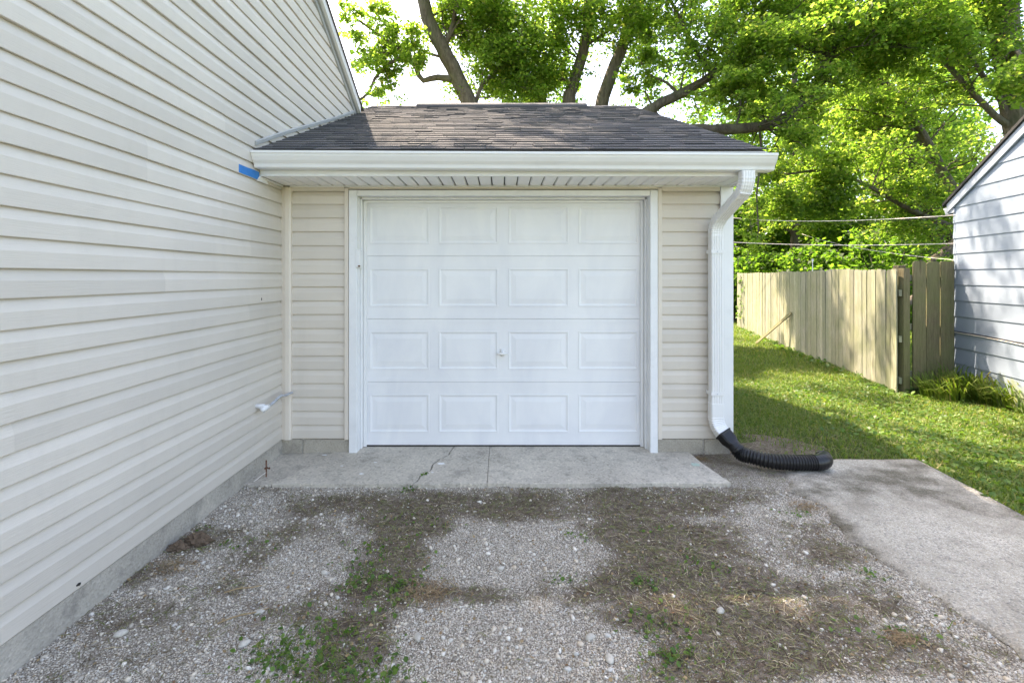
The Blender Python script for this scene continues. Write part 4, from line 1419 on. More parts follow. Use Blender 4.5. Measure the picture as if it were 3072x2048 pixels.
t.canopy(-6.4, -2.2, 5.5, 7.72, 1.1, 11.2, .36, .37, 10)  # dense unseen leaves added to keep sun off the driveway
t.canopy(-2.4, 1.8, 5.5, 8.1, 1.1, 11.2, .36, .40, 9)
t.canopy(-1.9, -.9, 7.6, 9.4, .95, 11.0, .5, .38, 4)  # added to shade the far edge of the walkway
ntri += t.finish(44, .6, 2)

# 2: three-stemmed maple at the centre
D = 14.5
t = Tree('maple_tree', (1.7, D, -.2), 'three stemmed maple rising behind the middle of the garage roof', size=.086)
p, rr = t.limb([(1.0, D, -.3), px(1255, 300, D), px(1225, 215, D), px(1190, 140, D), px(1160, 70, D), px(1120, -20, D)], .20, .06, 'trunk', 18)
t.twigs(p, rr, .36, 2, 1.7, .1, .48, (-.1, -.1, 0), 3)
p, rr = t.limb([(1.5, D, -.3), px(1300, 290, D), px(1318, 190, D), px(1340, 110, D), px(1352, 20, D), px(1340, -120, D)], .24, .12, 'trunk', 18)
t.twigs(p, rr, .5, 2, 1.7, .15, .45, (0, .1, 0), 3)
p, rr = t.limb([(2.2, D + .2, -.3), px(1372, 300, D), px(1400, 180, D), px(1428, 110, D), px(1455, 40, D), px(1490, -60, D), px(1520, -200, D)], .23, .13, 'trunk', 18)
t.twigs(p, rr, .62, 3, 1.6, .1, .45, (0, -.1, 0), 3)
p, rr = t.limb([px(1225, 215, D), px(1250, 150, D), px(1285, 80, D), px(1300, 20, D), px(1330, -60, D)], .08, .03)
t.twigs(p, rr, .2, 3, 1.3, .05, .48, (0, -.2, 0), 3)
p, rr = t.limb([px(1190, 140, D), px(1140, 100, D), px(1100, 40, D), px(1085, -30, D)], .07, .03)
t.twigs(p, rr, .2, 3, 1.2, .0, .46, (0, -.2, -.1), 3)
p, rr = t.limb([px(1318, 190, D), px(1270, 175, D), px(1220, 160, D), px(1150, 170, D)], .05, .02)
t.twigs(p, rr, .2, 3, 1.1, -.1, .42, (0, -.2, -.1), 3)
p, rr = t.limb([px(1340, 110, D), px(1400, 70, D), px(1440, 55, D), px(1480, 60, D)], .05, .02)
t.twigs(p, rr, .2, 2, 1.0, .0, .42, (0, -.2, 0), 3)
t.canopy(-1.2, 1.6, 7.6, 9.6, .88, 11.0, .45, .36, 5)  # unseen clumps added to shade the lawn
t.canopy(-1.2, 1.9, 9.6, 13.0, .54, 11.0, .55, .34, 2)
t.canopy(1.0, 3.4, 15.0, 19.5, .25, 12.5, .5, .3, 2)  # high clumps added for broken shade on the fence
ntri += t.finish(46, .6, 3)

# 3: maple whose long limb climbs to the right
D = 13.0
t = Tree('maple_tree', (3.9, D, -.2), 'maple with one long mossy limb climbing right above the roof rake', size=.084)
p, rr = t.limb([(3.6, D, -.3), px(1455, 330, D), px(1500, 250, D), px(1560, 218, D), px(1640, 170, D), px(1720, 98, D), px(1790, 40, D), px(1850, -50, D)], .19, .07, 'trunk', 22)
t.twigs(p, rr, .44, 3, 1.4, .05, .40, (.15, -.1, 0), 3)
p, rr = t.limb([px(1640, 170, D), px(1600, 120, D), px(1570, 60, D), px(1530, -20, D), px(1500, -90, D)], .08, .03)
t.twigs(p, rr, .2, 3, 1.4, .0, .44, (-.05, 0, 0), 3)
p, rr = t.limb([px(1560, 218, D), px(1530, 190, D), px(1490, 170, D), px(1465, 130, D)], .05, .02)
t.twigs(p, rr, .4, 1, .8, -.1, .26, (0, 0, -.1), 2)
p, rr = t.limb([px(1720, 98, D), px(1740, 40, D), px(1720, -30, D)], .06, .03)
t.twigs(p, rr, .2, 3, 1.4, .0, .48, (0, 0, 0), 3)
for q in [(3.3, 12.8, 4.6), (4.2, 12.4, 4.2), (2.6, 13.4, 4.2), (4.7, 12.9, 4.8), (4.9, 12.3, 3.4), (3.9, 13, 3.6), (3.6, 12.6, 6.3)]:  # low clumps added behind the garage roof to dapple fence and shed
    q = np.array(q)
    t.tw.append(tube([px(1500, 250, D), (np.array(px(1500, 250, D)) + q) / 2 + np.array([0, 0, .3]), q], [.03, .02, .006], 5))
    for j in range(4):
        t.C.append(q + rng.normal(size=3) * np.array([.5, .5, .5])); t.Rr.append(random.uniform(.14, .28))
t.canopy(1.7, 3.4, 10.2, 15.0, .50, 11.0, .5, .32, 2)  # unseen clumps added to dapple the shed and near fence
ntri += t.finish(44, .6, 4)

# 4: dark bent limb tree
D = 11.5
t = Tree('maple_tree', (2.6, D, -.2), 'maple with a dark bent limb sweeping out from behind the garage rake', 'bark_dark', size=.08)
p, rr = t.limb([(2.4, D + .4, -.3), (2.7, D + .3, 2.6), px(1560, 318, D), px(1630, 300, D), px(1700, 296, D), px(1760, 288, D), px(1815, 262, D), px(1860, 215, D), px(1890, 160, D), px(1915, 110, D), px(1925, 40, D), px(1950, -40, D)], .17, .075, 'trunk', 30)
t.twigs(p, rr, .42, 3, 1.25, .12, .38, (0, -.1, 0), 3, dead=.15)
p, rr = t.limb([px(1690, 296, D), px(1698, 262, D), px(1700, 225, D), px(1680, 190, D)], .035, .012)
t.twigs(p, rr, .4, 2, .7, .1, .3, (0, 0, 0), 2)
p, rr = t.limb([px(1742, 288, D), px(1748, 330, D), px(1744, 400, D), px(1738, 450, D), px(1742, 520, D), px(1738, 565, D)], .03, .012)
t.twigs(p, rr, .3, 1, .6, -.2, .24, (-.2, 0, -.2), 2, dead=.5)
p, rr = t.limb([px(1905, 135, D), px(1850, 110, D), px(1790, 100, D), px(1740, 110, D)], .05, .02)
t.twigs(p, rr, .2, 3, 1.1, .0, .38, (0, 0, 0), 3)
p, rr = t.limb([px(1915, 110, D), px(1970, 90, D), px(2030, 95, D), px(2090, 110, D)], .05, .02)
t.twigs(p, rr, .2, 3, 1.2, .0, .40, (0, 0, 0), 3)
ntri += t.finish(44, .55, 5)

# 5: big trunk at the far right with its fan of branches
D = 12.0
t = Tree('maple_tree', (12.9, D, -.2), 'large trunk with a fan of bare lower branches above the shed roof', size=.084)
p, rr = t.limb([(13.6, D, -.3), px(2345, 330, D), px(2330, 200, D), px(2312, 100, D), px(2300, -20, D), px(2290, -200, D)], .36, .26, 'trunk', 20)
t.twigs(p, rr, .72, 2, 2.0, .0, .5, (-.5, .3, 0), 3)
p, rr = t.limb([px(2335, 300, D), px(2290, 270, D), px(2240, 220, D), px(2190, 165, D), px(2150, 120, D), px(2110, 80, D)], .09, .04)
t.twigs(p, rr, .3, 2, 1.5, .1, .42, (0, -.1, .1), 3, dead=.2)
p, rr = t.limb([px(2330, 290, D), px(2290, 215, D), px(2255, 170, D), px(2225, 120, D), px(2205, 70, D)], .08, .035)
t.twigs(p, rr, .4, 2, 1.3, .1, .42, (0, -.1, .1), 3, dead=.2)
p, rr = t.limb([px(2300, 60, D), px(2250, 20, D), px(2180, -10, D), px(2100, 5, D - .5), px(2040, 30, D - .8)], .09, .03)
t.twigs(p, rr, .2, 4, 1.5, -.05, .46, (0, -.2, -.1), 3)
p, rr = t.limb([px(2305, 150, D), px(2330, 120, D - 1), px(2345, 130, D - 2), px(2370, 170, D - 3)], .07, .03)
t.twigs(p, rr, .6, 2, .8, -.1, .34, (.3, -.1, -.1), 3)
ntri += t.finish(44, .55, 6)

# 6: leaning stem
D = 15.0
t = Tree('maple_tree', (10.4, D, -.2), 'slender trunk leaning left behind the eave of the blue shed', size=.092)
p, rr = t.limb([(10.6, D, -.3), px(2240, 520, D), px(2185, 430, D), px(2130, 330, D), px(2080, 250, D), px(2030, 190, D), px(1980, 120, D), px(1940, 20, D)], .19, .08, 'trunk', 22)
t.twigs(p, rr, .35, 3, 1.9, .1, .55, (0, -.15, 0), 3)
p, rr = t.limb([px(2095, 270, D), px(2040, 268, D), px(1980, 255, D), px(1930, 250, D)], .05, .02)
t.twigs(p, rr, .3, 1, 1.2, .2, .40, (0, .1, .2), 2)
p, rr = t.limb([px(2120, 325, D), px(2085, 290, D), px(2040, 295, D), px(1985, 300, D)], .05, .02)
t.twigs(p, rr, .3, 1, 1.2, .2, .40, (0, .1, .2), 2)
ntri += t.finish(44, .6, 7)

# 7: arching branch tree
D = 13.0
t = Tree('maple_tree', (9.5, D, -.2), 'small tree with a long branch arching left over the picket fence', size=.084)
p, rr = t.limb([(9.7, D, -.3), px(2260, 560, D), px(2190, 522, D), px(2120, 495, D), px(2060, 465, D), px(2000, 430, D), px(1940, 405, D), px(1880, 392, D), px(1810, 400, D - .5)], .10, .03, 'trunk', 22)
t.twigs(p, rr, .25, 3, 1.3, .35, .42, (0, 0, .1), 3)
p, rr = t.limb([px(2000, 430, D), px(1930, 445, D), px(1870, 470, D), px(1790, 480, D)], .04, .015)
t.twigs(p, rr, .2, 3, .9, .1, .38, (0, 0, 0), 3)
ntri += t.finish(46, .55, 8)

# 8: twin trunks further back
D = 18.0
t = Tree('maple_tree', (11.6, D, -.2), 'pair of dark twisted trunks standing in the shade beyond the fence', 'bark_dark', 'leaf', .115)
p, rr = t.limb([(11.8, D, -.3), px(2145, 580, D), px(2115, 510, D), px(2085, 420, D), px(2050, 370, D), px(2020, 300, D), px(2000, 200, D)], .24, .14, 'trunk', 18)
t.twigs(p, rr, .3, 3, 2.4, .2, .7, (0, -.1, 0), 3)
p, rr = t.limb([(12.4, D, -.3), px(2175, 580, D), px(2140, 500, D), px(2095, 400, D), px(2105, 330, D), px(2130, 240, D)], .2, .1, 'trunk', 18)
t.twigs(p, rr, .3, 3, 2.2, .2, .7, (0, -.1, 0), 3)
ntri += t.finish(44, .6, 9)

# 9: thin post-like trunk behind the fence
D = 20.0
t = Tree('maple_tree', (9.0, D, -.2), 'young tree with thin straight trunk above the picket tops', 'bark_dark', 'leaf', .125)
p, rr = t.limb([at(2388, 900, D), at(2388, 780, D), at(2384, 700, D), at(2376, 560, D), at(2385, 350, D), at(2380, 160, D)], .24, .1, 'trunk', 16)
t.twigs(p, rr, .4, 4, 2.4, .1, .8, (0, -.1, 0), 3)
ntri += t.finish(44, .6, 10)

# understory shrubs behind the fence, each its own
for k, (X, Y, r_, h_, lab) in enumerate([
    (5.6, 18.8, 1.5, 2.0, 'dark leafy shrub just beyond the far end of the fence'),
    (9.0, 18.3, 1.5, 2.2, 'rounded dark shrub behind the middle of the fence'),
    (11.2, 17.2, 1.4, 2.4, 'shrub in deep shade beside the twin trunks'),
    (12.6, 15.5, 1.9, 2.8, 'leafy shrub filling the space behind the shed corner')]):
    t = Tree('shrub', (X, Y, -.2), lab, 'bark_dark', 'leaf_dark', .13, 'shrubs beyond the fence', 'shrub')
    for j in range(4):
        a_ = j * 1.6 + k
        p, rr = t.limb([(X, Y, -.25), (X + .3 * math.cos(a_), Y + .3 * math.sin(a_), h_ * .4), (X + .8 * math.cos(a_), Y + .8 * math.sin(a_), h_ * .8)], .04, .015, 'stem', 8)
    t.cloud((X, Y, h_ * .55), (r_, r_ * .8, h_ * .6), 110, .42)
    ntri += t.finish(46, .7, 20 + k)

# far wood: one mass of foliage
def wood():
    C, Rr = [], []
    for k in range(1500):
        Y = random.uniform(22, 32)
        X = random.uniform(1.0, 24) * Y / 24
        z = random.uniform(-.02, 1) * 14.0
        if X < 13 and z > 4.5 and random.random() < (.88 if X < 8 else .7): continue
        C.append((X, Y, z)); Rr.append(random.uniform(.7, 1.3))
    for k in range(500):
        Y = random.uniform(20.5, 25)
        X = random.uniform(1.0, 17)
        C.append((X, Y, random.uniform(0, 5))); Rr.append(random.uniform(.6, 1.1))
    V, T = leaves_vf(C, 85, Rr, .19, .7, .25, 40)
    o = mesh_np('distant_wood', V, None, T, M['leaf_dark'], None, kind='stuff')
    o['label'] = 'mass of green woodland leaves beyond the yard'
    return len(T)
ntri += wood()

# ------------------------------------------------------------------ lawn
def shed_side(X, Y):
    return (X - SC.x) * SNV.x + (Y - SC.y) * SNV.y    # >0: yard side of the shed wall and fence

def blades(P, h, w, lean, seed, mat, name, label, parent=None):
    rg = np.random.default_rng(seed)
    n = len(P)
    a = rg.random(n) * 2 * math.pi
    d = np.stack([np.cos(a), np.sin(a), np.zeros(n)], 1)
    s = np.stack([-np.sin(a), np.cos(a), np.zeros(n)], 1)
    hh = h * rg.uniform(.5, 1.4, n)
    ln = lean * rg.uniform(.2, 1.3, n) * hh
    ww = w * rg.uniform(.7, 1.3, n)
    z = np.array([0, 0, 1.0])
    b0 = P - s * ww[:, None] / 2; b1 = P + s * ww[:, None] / 2
    m = P + z * (hh * .6)[:, None] + d * (ln * .4)[:, None]
    m0 = m - s * ww[:, None] * .4; m1 = m + s * ww[:, None] * .4
    tip = P + z * (hh * np.clip(1 - .35 * lean, .25, 1))[:, None] + d * ln[:, None]
    V = np.stack([b0, b1, m1, m0, tip], 1).reshape(-1, 3)
    k = np.arange(n) * 5
    q = np.stack([k, k + 1, k + 2, k + 3], 1)
    t_ = np.stack([k + 3, k + 2, k + 4], 1)
    o = mesh_np(name, V, q, t_, mat, parent, kind='stuff')
    if label: o['label'] = label
    return o

def lawn_points(n, x0, x1, y0, y1, power=1.0, bare=True):
    X = rng.uniform(x0, x1, n)
    Y = y0 + (y1 - y0) * rng.random(n) ** power
    edge = np.interp(Y, [-2, 1.85, 2.87, 3.25, 3.77], [3.08, 3.08, 3.17, 3.24, 3.30])
    keep = (shed_side(X, Y) > .02)
    keep &= ~((Y < 3.79) & (X < edge - .03 * rng.random(n)))
    keep &= ~((X < 1.93) & (Y < 10))
    if bare:
        b = np.exp(-(((X - 2.1) / .55) ** 2 + ((Y - 4.0) / .5) ** 2))
        keep &= rng.random(n) > b * 1.1
        nz = np.sin(X * 3.1 + 1.2 * np.sin(Y * 2.3)) * np.sin(Y * 2.7 + X) * .5 + .5
        keep &= rng.random(n) > .35 * nz
    X, Y = X[keep], Y[keep]
    return np.stack([X, Y, hgt(X, Y) - .012], 1)

P = lawn_points(150000, 1.9, 7.5, 1.6, 9.0, 1.15)
blades(P, .055, .0075, 1.0, 5, M['grass'], 'lawn_grass', 'short uneven lawn grass between garage and fence')
P = lawn_points(70000, 1.9, 10, 8.0, 18.0)
blades(P, .07, .011, .9, 6, M['grass'], 'lawn_grass', 'lawn grass receding beside the picket fence')
# lawn seen through the gap of the panel
X = rng.uniform(5.9, 14, 26000); Y = rng.uniform(7.3, 17, 26000)
k_ = shed_side(X, Y) < -.05
P = np.stack([X, Y, hgt(X, Y) - .012], 1)[k_]
blades(P, .08, .014, .8, 7, M['grass'], 'lawn_grass', 'sunny neighbouring lawn behind the fence panel')

def broad(P, size, seed, mat, name, label, lift=.03, nseg=6, parent=None):
    """small rounded leaves held near flat on short stalks"""
    rg = np.random.default_rng(seed)
    n = len(P)
    c = P + np.array([0, 0, 1]) * (lift * rg.uniform(.2, 1.5, n))[:, None]
    a = rg.random(n) * 2 * math.pi
    tl = rg.normal(0, .45, n); tr = rg.normal(0, .45, n)
    e1 = np.stack([np.cos(a) * np.cos(tl), np.sin(a) * np.cos(tl), np.sin(tl)], 1)
    s0 = np.stack([-np.sin(a), np.cos(a), np.zeros(n)], 1)
    up_ = np.cross(e1, s0)
    e2 = s0 * np.cos(tr)[:, None] + up_ * np.sin(tr)[:, None]
    nn = np.cross(e1, e2)
    r = size * rg.uniform(.5, 1.3, n)
    ring = []
    prof = [(-.9, .0), (-.45, .62), (.25, .75), (1.0, .0), (.25, -.75), (-.45, -.62)]
    for u, v_ in prof:
        ring.append(c + e1 * (r * u)[:, None] + e2 * (r * v_)[:, None] + nn * (r * .25 * abs(v_))[:, None])
    V = np.stack(ring, 1).reshape(-1, 3)
    k = np.arange(n) * 6
    q = np.concatenate([np.stack([k, k + 1, k + 2, k + 3], 1), np.stack([k, k + 3, k + 4, k + 5], 1)])
    o = mesh_np(name, V, q, None, mat, parent, kind='stuff')
    if label: o['label'] = label
    return o
P = lawn_points(26000, 2.6, 7.0, 1.7, 7.5, 1.2)
dens = ss((P[:, 0] - 2.8) / 1.2) * (.35 + .65 * (np.sin(P[:, 0] * 2.3 + P[:, 1] * 1.1) * np.sin(P[:, 1] * 1.9 - .4) * .5 + .5))
P = P[rng.random(len(P)) < dens]
broad(P, .021, 8, M['clover'], 'clover', 'clover and ground ivy spread through the near lawn', .035)
P = lawn_points(9000, 2.0, 9, 6.5, 15, 1.0)
k_ = shed_side(P[:, 0], P[:, 1]) < 1.2
broad(P[k_], .04, 9, M['clover'], 'ground_ivy', 'ground ivy growing along the foot of the picket fence', .05)

# tall weeds in front of the board panel
def weed(name, X, Y, n, h, label, cat='weed', group=None, spread=.22, wide=.012):
    z = float(hgt(X, Y)) - .02
    root = thing(name, (X, Y, z), label, cat, group)
    rg = np.random.default_rng(int(abs(X * 1000 + Y * 77)))
    V, q, t_ = [], [], []
    for k in range(n):
        a = rg.random() * 2 * math.pi
        r0 = spread * rg.random() ** .6
        b = np.array([X + r0 * math.cos(a + 1), Y + r0 * math.sin(a + 1), z])
        d = np.array([math.cos(a), math.sin(a), 0]); s = np.array([-math.sin(a), math.cos(a), 0])
        L = h * rg.uniform(.5, 1.15); w = wide * rg.uniform(.6, 1.3)
        le = rg.uniform(.3, 1.0)
        k0 = len(V)
        for u, ww in ((0, .7), (.35, 1), (.7, .8)):
            c = b + d * (le * L * .7 * u ** 2) + np.array([0, 0, L * (u - .45 * le * u ** 3)])
            V += [c - s * w * ww / 2, c + s * w * ww / 2]
        V.append(b + d * (le * L * .72) + np.array([0, 0, L * (.93 - .5 * le)]))
        q += [(k0, k0 + 1, k0 + 3, k0 + 2), (k0 + 2, k0 + 3, k0 + 5, k0 + 4)]
        t_ += [(k0 + 4, k0 + 5, k0 + 6)]
    o = mesh_np('blades', V, q, t_, M['grass'], root, kind='stuff')
    o.location = -WORLD[root.name]
    return root
weed('tall_weed', 6.10, 6.55, 240, .50, 'tall arching grass weed below the left board of the panel', spread=.25, wide=.016)
weed('tall_weed', 6.45, 6.60, 340, .58, 'thick clump of tall grass weed before the right board of the panel', spread=.30, wide=.018)
weed('tall_weed', 6.52, 6.15, 240, .52, 'dense green weed growing against the blue shed wall', spread=.25, wide=.020)
weed('tall_weed', 6.38, 5.72, 30, .30, 'small upright weed beside the algae stained shed boards', spread=.10, wide=.022)
def dock(X, Y, n, L, label):
    z = float(hgt(X, Y)) - .01
    root = thing('dock_plant', (X, Y, z), label, 'weed')
    for k in range(n):
        a = k * 2.4 + X
        d = Vector((math.cos(a), math.sin(a), 0)); s = Vector((-math.sin(a), math.cos(a), 0))
        Lk = L * random.uniform(.7, 1.1)
        rings = []
        for u, w in ((0, .04), (.25, .18), (.5, .26), (.75, .2), (1, .01)):
            c = Vector((X, Y, z)) + d * (Lk * .65 * u) + Vector((0, 0, Lk * (.9 * u - .35 * u * u)))
            rings.append([c - s * w * Lk + Vector((0, 0, .02 * Lk)), c, c + s * w * Lk + Vector((0, 0, .02 * Lk))])
        v = [p for r_ in rings for p in r_]
        f = []
        for i in range(4):
            f += [(i * 3, i * 3 + 1, i * 3 + 4, i * 3 + 3), (i * 3 + 1, i * 3 + 2, i * 3 + 5, i * 3 + 4)]
        put('leaf', ([tuple(p) for p in v], f), M['clover'], root, smooth=True, fix=False)
dock(6.20, 5.30, 6, .20, 'broad leaved dock at the foot of the shed wall, near the frame edge')
dock(6.42, 5.95, 5, .15, 'small broad leaved dock tucked under the tall weeds')
# ivy sprig at the far end of the fence
iv = thing('ivy', (FP0 + FD * 8.9 + FN * .05), 'sprig of ivy climbing the far pickets beside the garage corner', 'vine')
c = FP0 + FD * 8.7 + FN * .04
V, T = leaves_vf([(c.x + FD.x * random.uniform(-.3, .3), c.y + FD.y * random.uniform(-.3, .3), z) for z in np.linspace(.1, 1.45, 16)], 7, .10, .08, 1.0, .4, 77)
o = mesh_np('leaves', V, None, T, M['clover'], iv, kind='stuff'); o.location = -WORLD[iv.name]
put('stem', tube(curve_pts([(c.x, c.y, -.2), (c.x + .02, c.y + .1, .5), (c.x, c.y - .05, 1.0), (c.x + .03, c.y + .1, 1.5)], 12), .006, 5), M['bark'], iv)

# ------------------------------------------------------------------ gravel, thatch, weeds of the driveway
def scatter(n, x0=-1.84, x1=2.1, y0=1.0, y1=3.33):
    X = rng.uniform(x0, x1, n)
    Y = y0 + (y1 - y0) * rng.random(n) ** 1.25
    return X, Y

ICO_V = None
def ico():
    bm = bmesh.new()
    bmesh.ops.create_icosphere(bm, subdivisions=1, radius=1)
    v = np.array([q.co[:] for q in bm.verts]); f = np.array([[w.index for w in q.verts] for q in bm.faces])
    bm.free()
    return v, f
IV, IF = ico()
OV = np.array([(1, 0, 0), (0, 1, 0), (-1, 0, 0), (0, -1, 0), (0, 0, 1), (0, 0, -1)], float)
OF = np.array([(0, 1, 4), (1, 2, 4), (2, 3, 4), (3, 0, 4), (1, 0, 5), (2, 1, 5), (3, 2, 5), (0, 3, 5)])
def stones(X, Y, Z, r, seed, name, label, coarse=True):
    rg = np.random.default_rng(seed)
    n = len(X)
    IV_, IF_ = (IV, IF) if coarse else (OV, OF)
    nv = len(IV_)
    # each stone: jittered icosphere, squashed and turned
    v = IV_[None] * rg.uniform(.72, 1.22, (n, nv, 1))
    v = v * np.stack([rg.uniform(.75, 1.35, n), rg.uniform(.6, 1.0, n), rg.uniform(.4, .75, n)], 1)[:, None, :]
    a = rg.random(n) * 2 * math.pi
    b = rg.normal(0, .35, n)
    x, y, z = v[..., 0], v[..., 1], v[..., 2]
    x, z = x * np.cos(b)[:, None] - z * np.sin(b)[:, None], x * np.sin(b)[:, None] + z * np.cos(b)[:, None]
    x, y = x * np.cos(a)[:, None] - y * np.sin(a)[:, None], x * np.sin(a)[:, None] + y * np.cos(a)[:, None]
    v = np.stack([x, y, z], -1) * r[:, None, None]
    v = v + np.stack([X, Y, Z + r * .18], 1)[:, None, :]
    F_ = (IF_[None] + (np.arange(n) * nv)[:, None, None]).reshape(-1, 3)
    o = mesh_np(name, v.reshape(-1, 3), None, F_, M['stones'], None, kind='stuff')
    o['label'] = label
    return o
X, Y = scatter(150000)
d = dirt(X, Y)
nzz = np.sin(X * 7 + 2 * np.sin(Y * 5)) * np.sin(Y * 8 + X * 3) * .5 + .5
keep = rng.random(len(X)) < np.clip(1.04 - d * 1.12, .035, 1) * (.35 + .65 * nzz)
X, Y = X[keep], Y[keep]
r = .0026 + .0050 * rng.random(len(X)) ** 2.6
stones(X, Y, drv(X, Y), r, 31, 'gravel', 'loose pale crushed stone scattered over the driveway', False)
X, Y = scatter(7000)
keep = rng.random(len(X)) < np.clip(1.0 - dirt(X, Y) * 1.0, .07, 1)
X, Y = X[keep], Y[keep]
r = .0050 + .0095 * rng.random(len(X)) ** 3.2
stones(X, Y, drv(X, Y), r, 32, 'coarse_gravel', 'larger pale stones lying among the driveway gravel')

X, Y = scatter(52000)
d = dirt(X, Y)
keep = rng.random(len(X)) < np.clip(d * 1.25 - .22, .012, 1)
X, Y = X[keep], Y[keep]
P = np.stack([X, Y, drv(X, Y) + .001], 1)
def litter_blades(P, L, w, seed, mat, name, label):
    rg = np.random.default_rng(seed)
    n = len(P)
    a = rg.random(n) * 2 * math.pi
    d = np.stack([np.cos(a), np.sin(a), rg.uniform(-.05, .25, n)], 1)
    s = np.stack([-np.sin(a), np.cos(a), rg.normal(0, .3, n)], 1)
    Ls = L * rg.uniform(.25, 1.35, n)
    ws = w * rg.uniform(.6, 1.4, n)
    cu = rg.normal(0, .35, n)
    p0 = P - d * (Ls / 2)[:, None] * np.array([1, 1, 0]); 
    m = P + s * (cu * Ls * .4)[:, None] * np.array([1, 1, 0]) + np.array([0, 0, 1]) * (rg.random(n) * .008 + .002)[:, None]
    p1 = P + d * (Ls / 2)[:, None] + s * (cu * Ls * .1)[:, None] * np.array([1, 1, 0])
    h = s * (ws / 2)[:, None]
    V = np.stack([p0 - h * .6, p0 + h * .6, m + h, m - h, p1], 1).reshape(-1, 3)
    k = np.arange(n) * 5
    o = mesh_np(name, V, np.stack([k, k + 1, k + 2, k + 3], 1), np.stack([k + 3, k + 2, k + 4], 1), mat, None, kind='stuff')
    o['label'] = label
    return o
litter_blades(P, .055, .0028, 51, M['thatch'], 'dry_grass', 'flattened dry grass lying on the trodden dirt')
# flakes of dead leaf and wood chips
X, Y = scatter(1500)
P = np.stack([X, Y, drv(X, Y) + .004], 1)
broad(P, .0075, 57, M['straw'], 'leaf_litter', 'brown leaf flakes and wood chips strewn over the driveway', .004)
# soil strip beside the apron and lawn edge
X = rng.uniform(1.62, 3.3, 5000); Y = rng.uniform(3.33, 4.7, 5000)
k_ = ~((X > 2.05) & (Y < 3.78)) & ~((X < 1.9) & (Y > 3.92))
X, Y = X[k_], Y[k_]
litter_blades(np.stack([X, Y, hgt(X, Y) + .003], 1), .05, .0024, 52, M['thatch'], 'dry_grass', 'dead grass and litter by the garage corner')

# sprouting green along the driveway
P = []
for (pxx, pyy, rx, ry, n) in [(905, 1340, 45, 40, 140), (800, 1330, 30, 12, 40), (640, 1490, 40, 30, 110), (720, 1520, 60, 40, 150), (850, 1530, 50, 30, 110), (760, 1440, 60, 30, 90), (840, 1290, 40, 20, 50),
                               (1490, 1430, 50, 30, 60), (1330, 1220, 20, 8, 18), (1480, 1330, 30, 16, 40), (960, 1190, 60, 20, 50), (870, 1250, 40, 16, 40), (1300, 1320, 30, 8, 22), (560, 1240, 40, 10, 30),
                               (940, 1118, 14, 5, 26), (1500, 1205, 20, 8, 16), (2000, 1310, 24, 8, 24), (1600, 1290, 40, 16, 40), (1540, 1500, 50, 26, 60), (2050, 1440, 60, 20, 40), (430, 1205, 20, 5, 20), (1830, 1170, 30, 8, 24)]:
    X0, Y0, rx_, ry_, _ = ell(pxx, pyy, rx, ry)
    n = int(n * .8)
    k = rng.normal(size=(n, 2)) * np.array([1.0, .9])
    P.append(np.stack([X0 + k[:, 0] * rx_, Y0 + k[:, 1] * ry_], 1))
P = np.concatenate(P)
P = np.concatenate([P, drv(P[:, :1], P[:, 1:2])], 1)
P = P[(P[:, 0] > -1.8) & (P[:, 1] < 3.33)]
broad(P, .0105, 61, M['clover'], 'sprouting_weeds', 'small green weeds sprouting along the driveway strips', .012)
P2 = P[rng.random(len(P)) < .8] + np.array([.01, .008, 0])
blades(P2, .035, .0028, 1.2, 62, M['grass'], 'grass_tufts', 'thin green grass sprouting through the gravel')
# weed in the slab crack
cw = thing('crack_weed', (-.56, 3.5, 0), 'tiny green weed growing from the crack in the apron', 'weed')
Pc = np.array([(-.585 + random.uniform(-.014, .014) + k * .002, 3.45 + k * .004, .002) for k in range(14)])
o = broad(Pc, .010, 63, M['clover'], 'leaves', None, .010, parent=cw); o.location = -WORLD[cw.name]

# rotten wood lump and litter by the house foundation
X0, Y0 = gp(455, 1235)
def lump(X0, Y0, r, h, seed):
    rs = np.random.default_rng(seed)
    bm = bmesh.new(); bmesh.ops.create_icosphere(bm, subdivisions=3, radius=1)
    v = np.array([q.co[:] for q in bm.verts]); f = [[w.index for w in q.verts] for q in bm.faces]; bm.free()
    k = 1 + .28 * np.sin(v[:, 0] * 6 + 2 * np.sin(v[:, 1] * 7)) * np.sin(v[:, 1] * 5 + 1) + .18 * np.sin(v[:, 2] * 11 + v[:, 0] * 9)
    k += rs.normal(0, .09, len(v))
    v = v * k[:, None] * np.array([r, r * .6, h]) + np.array([X0, Y0, -.02])
    return v.tolist(), f
rw = thing('rotten_wood', (X0, Y0, -.02), 'crumbling brown lump of rotten wood beside the house foundation', 'wood')
put('chunk', lump(X0, Y0, .065, .042, 3), M['rotwood'], rw, fix=False)
put('chunk', lump(X0 - .07, Y0 - .06, .05, .028, 5), M['rotwood'], rw, fix=False)
X1, Y1 = gp(990, 1350)
dt = thing('dry_tuft', (X1, Y1, -.02), 'pale tan mat of dry grass in the middle of the gravel', 'grass tuft', 'dry grass tufts on the driveway')
def tuft(root, X1, Y1, rx, ry, n, seed):
    rs = np.random.default_rng(seed)
    Pt = np.stack([X1 + rs.normal(0, rx, n), Y1 + rs.normal(0, ry, n), np.zeros(n)], 1)
    Pt[:, 2] = drv(Pt[:, 0], Pt[:, 1]) + rs.random(n) * .015
    o = litter_blades(Pt, .04, .003, seed, M['straw'], 'straw', '')
    del o['label']
    o.parent = root; o.location = -WORLD[root.name]
tuft(dt, X1, Y1, .07, .05, 420, 71)
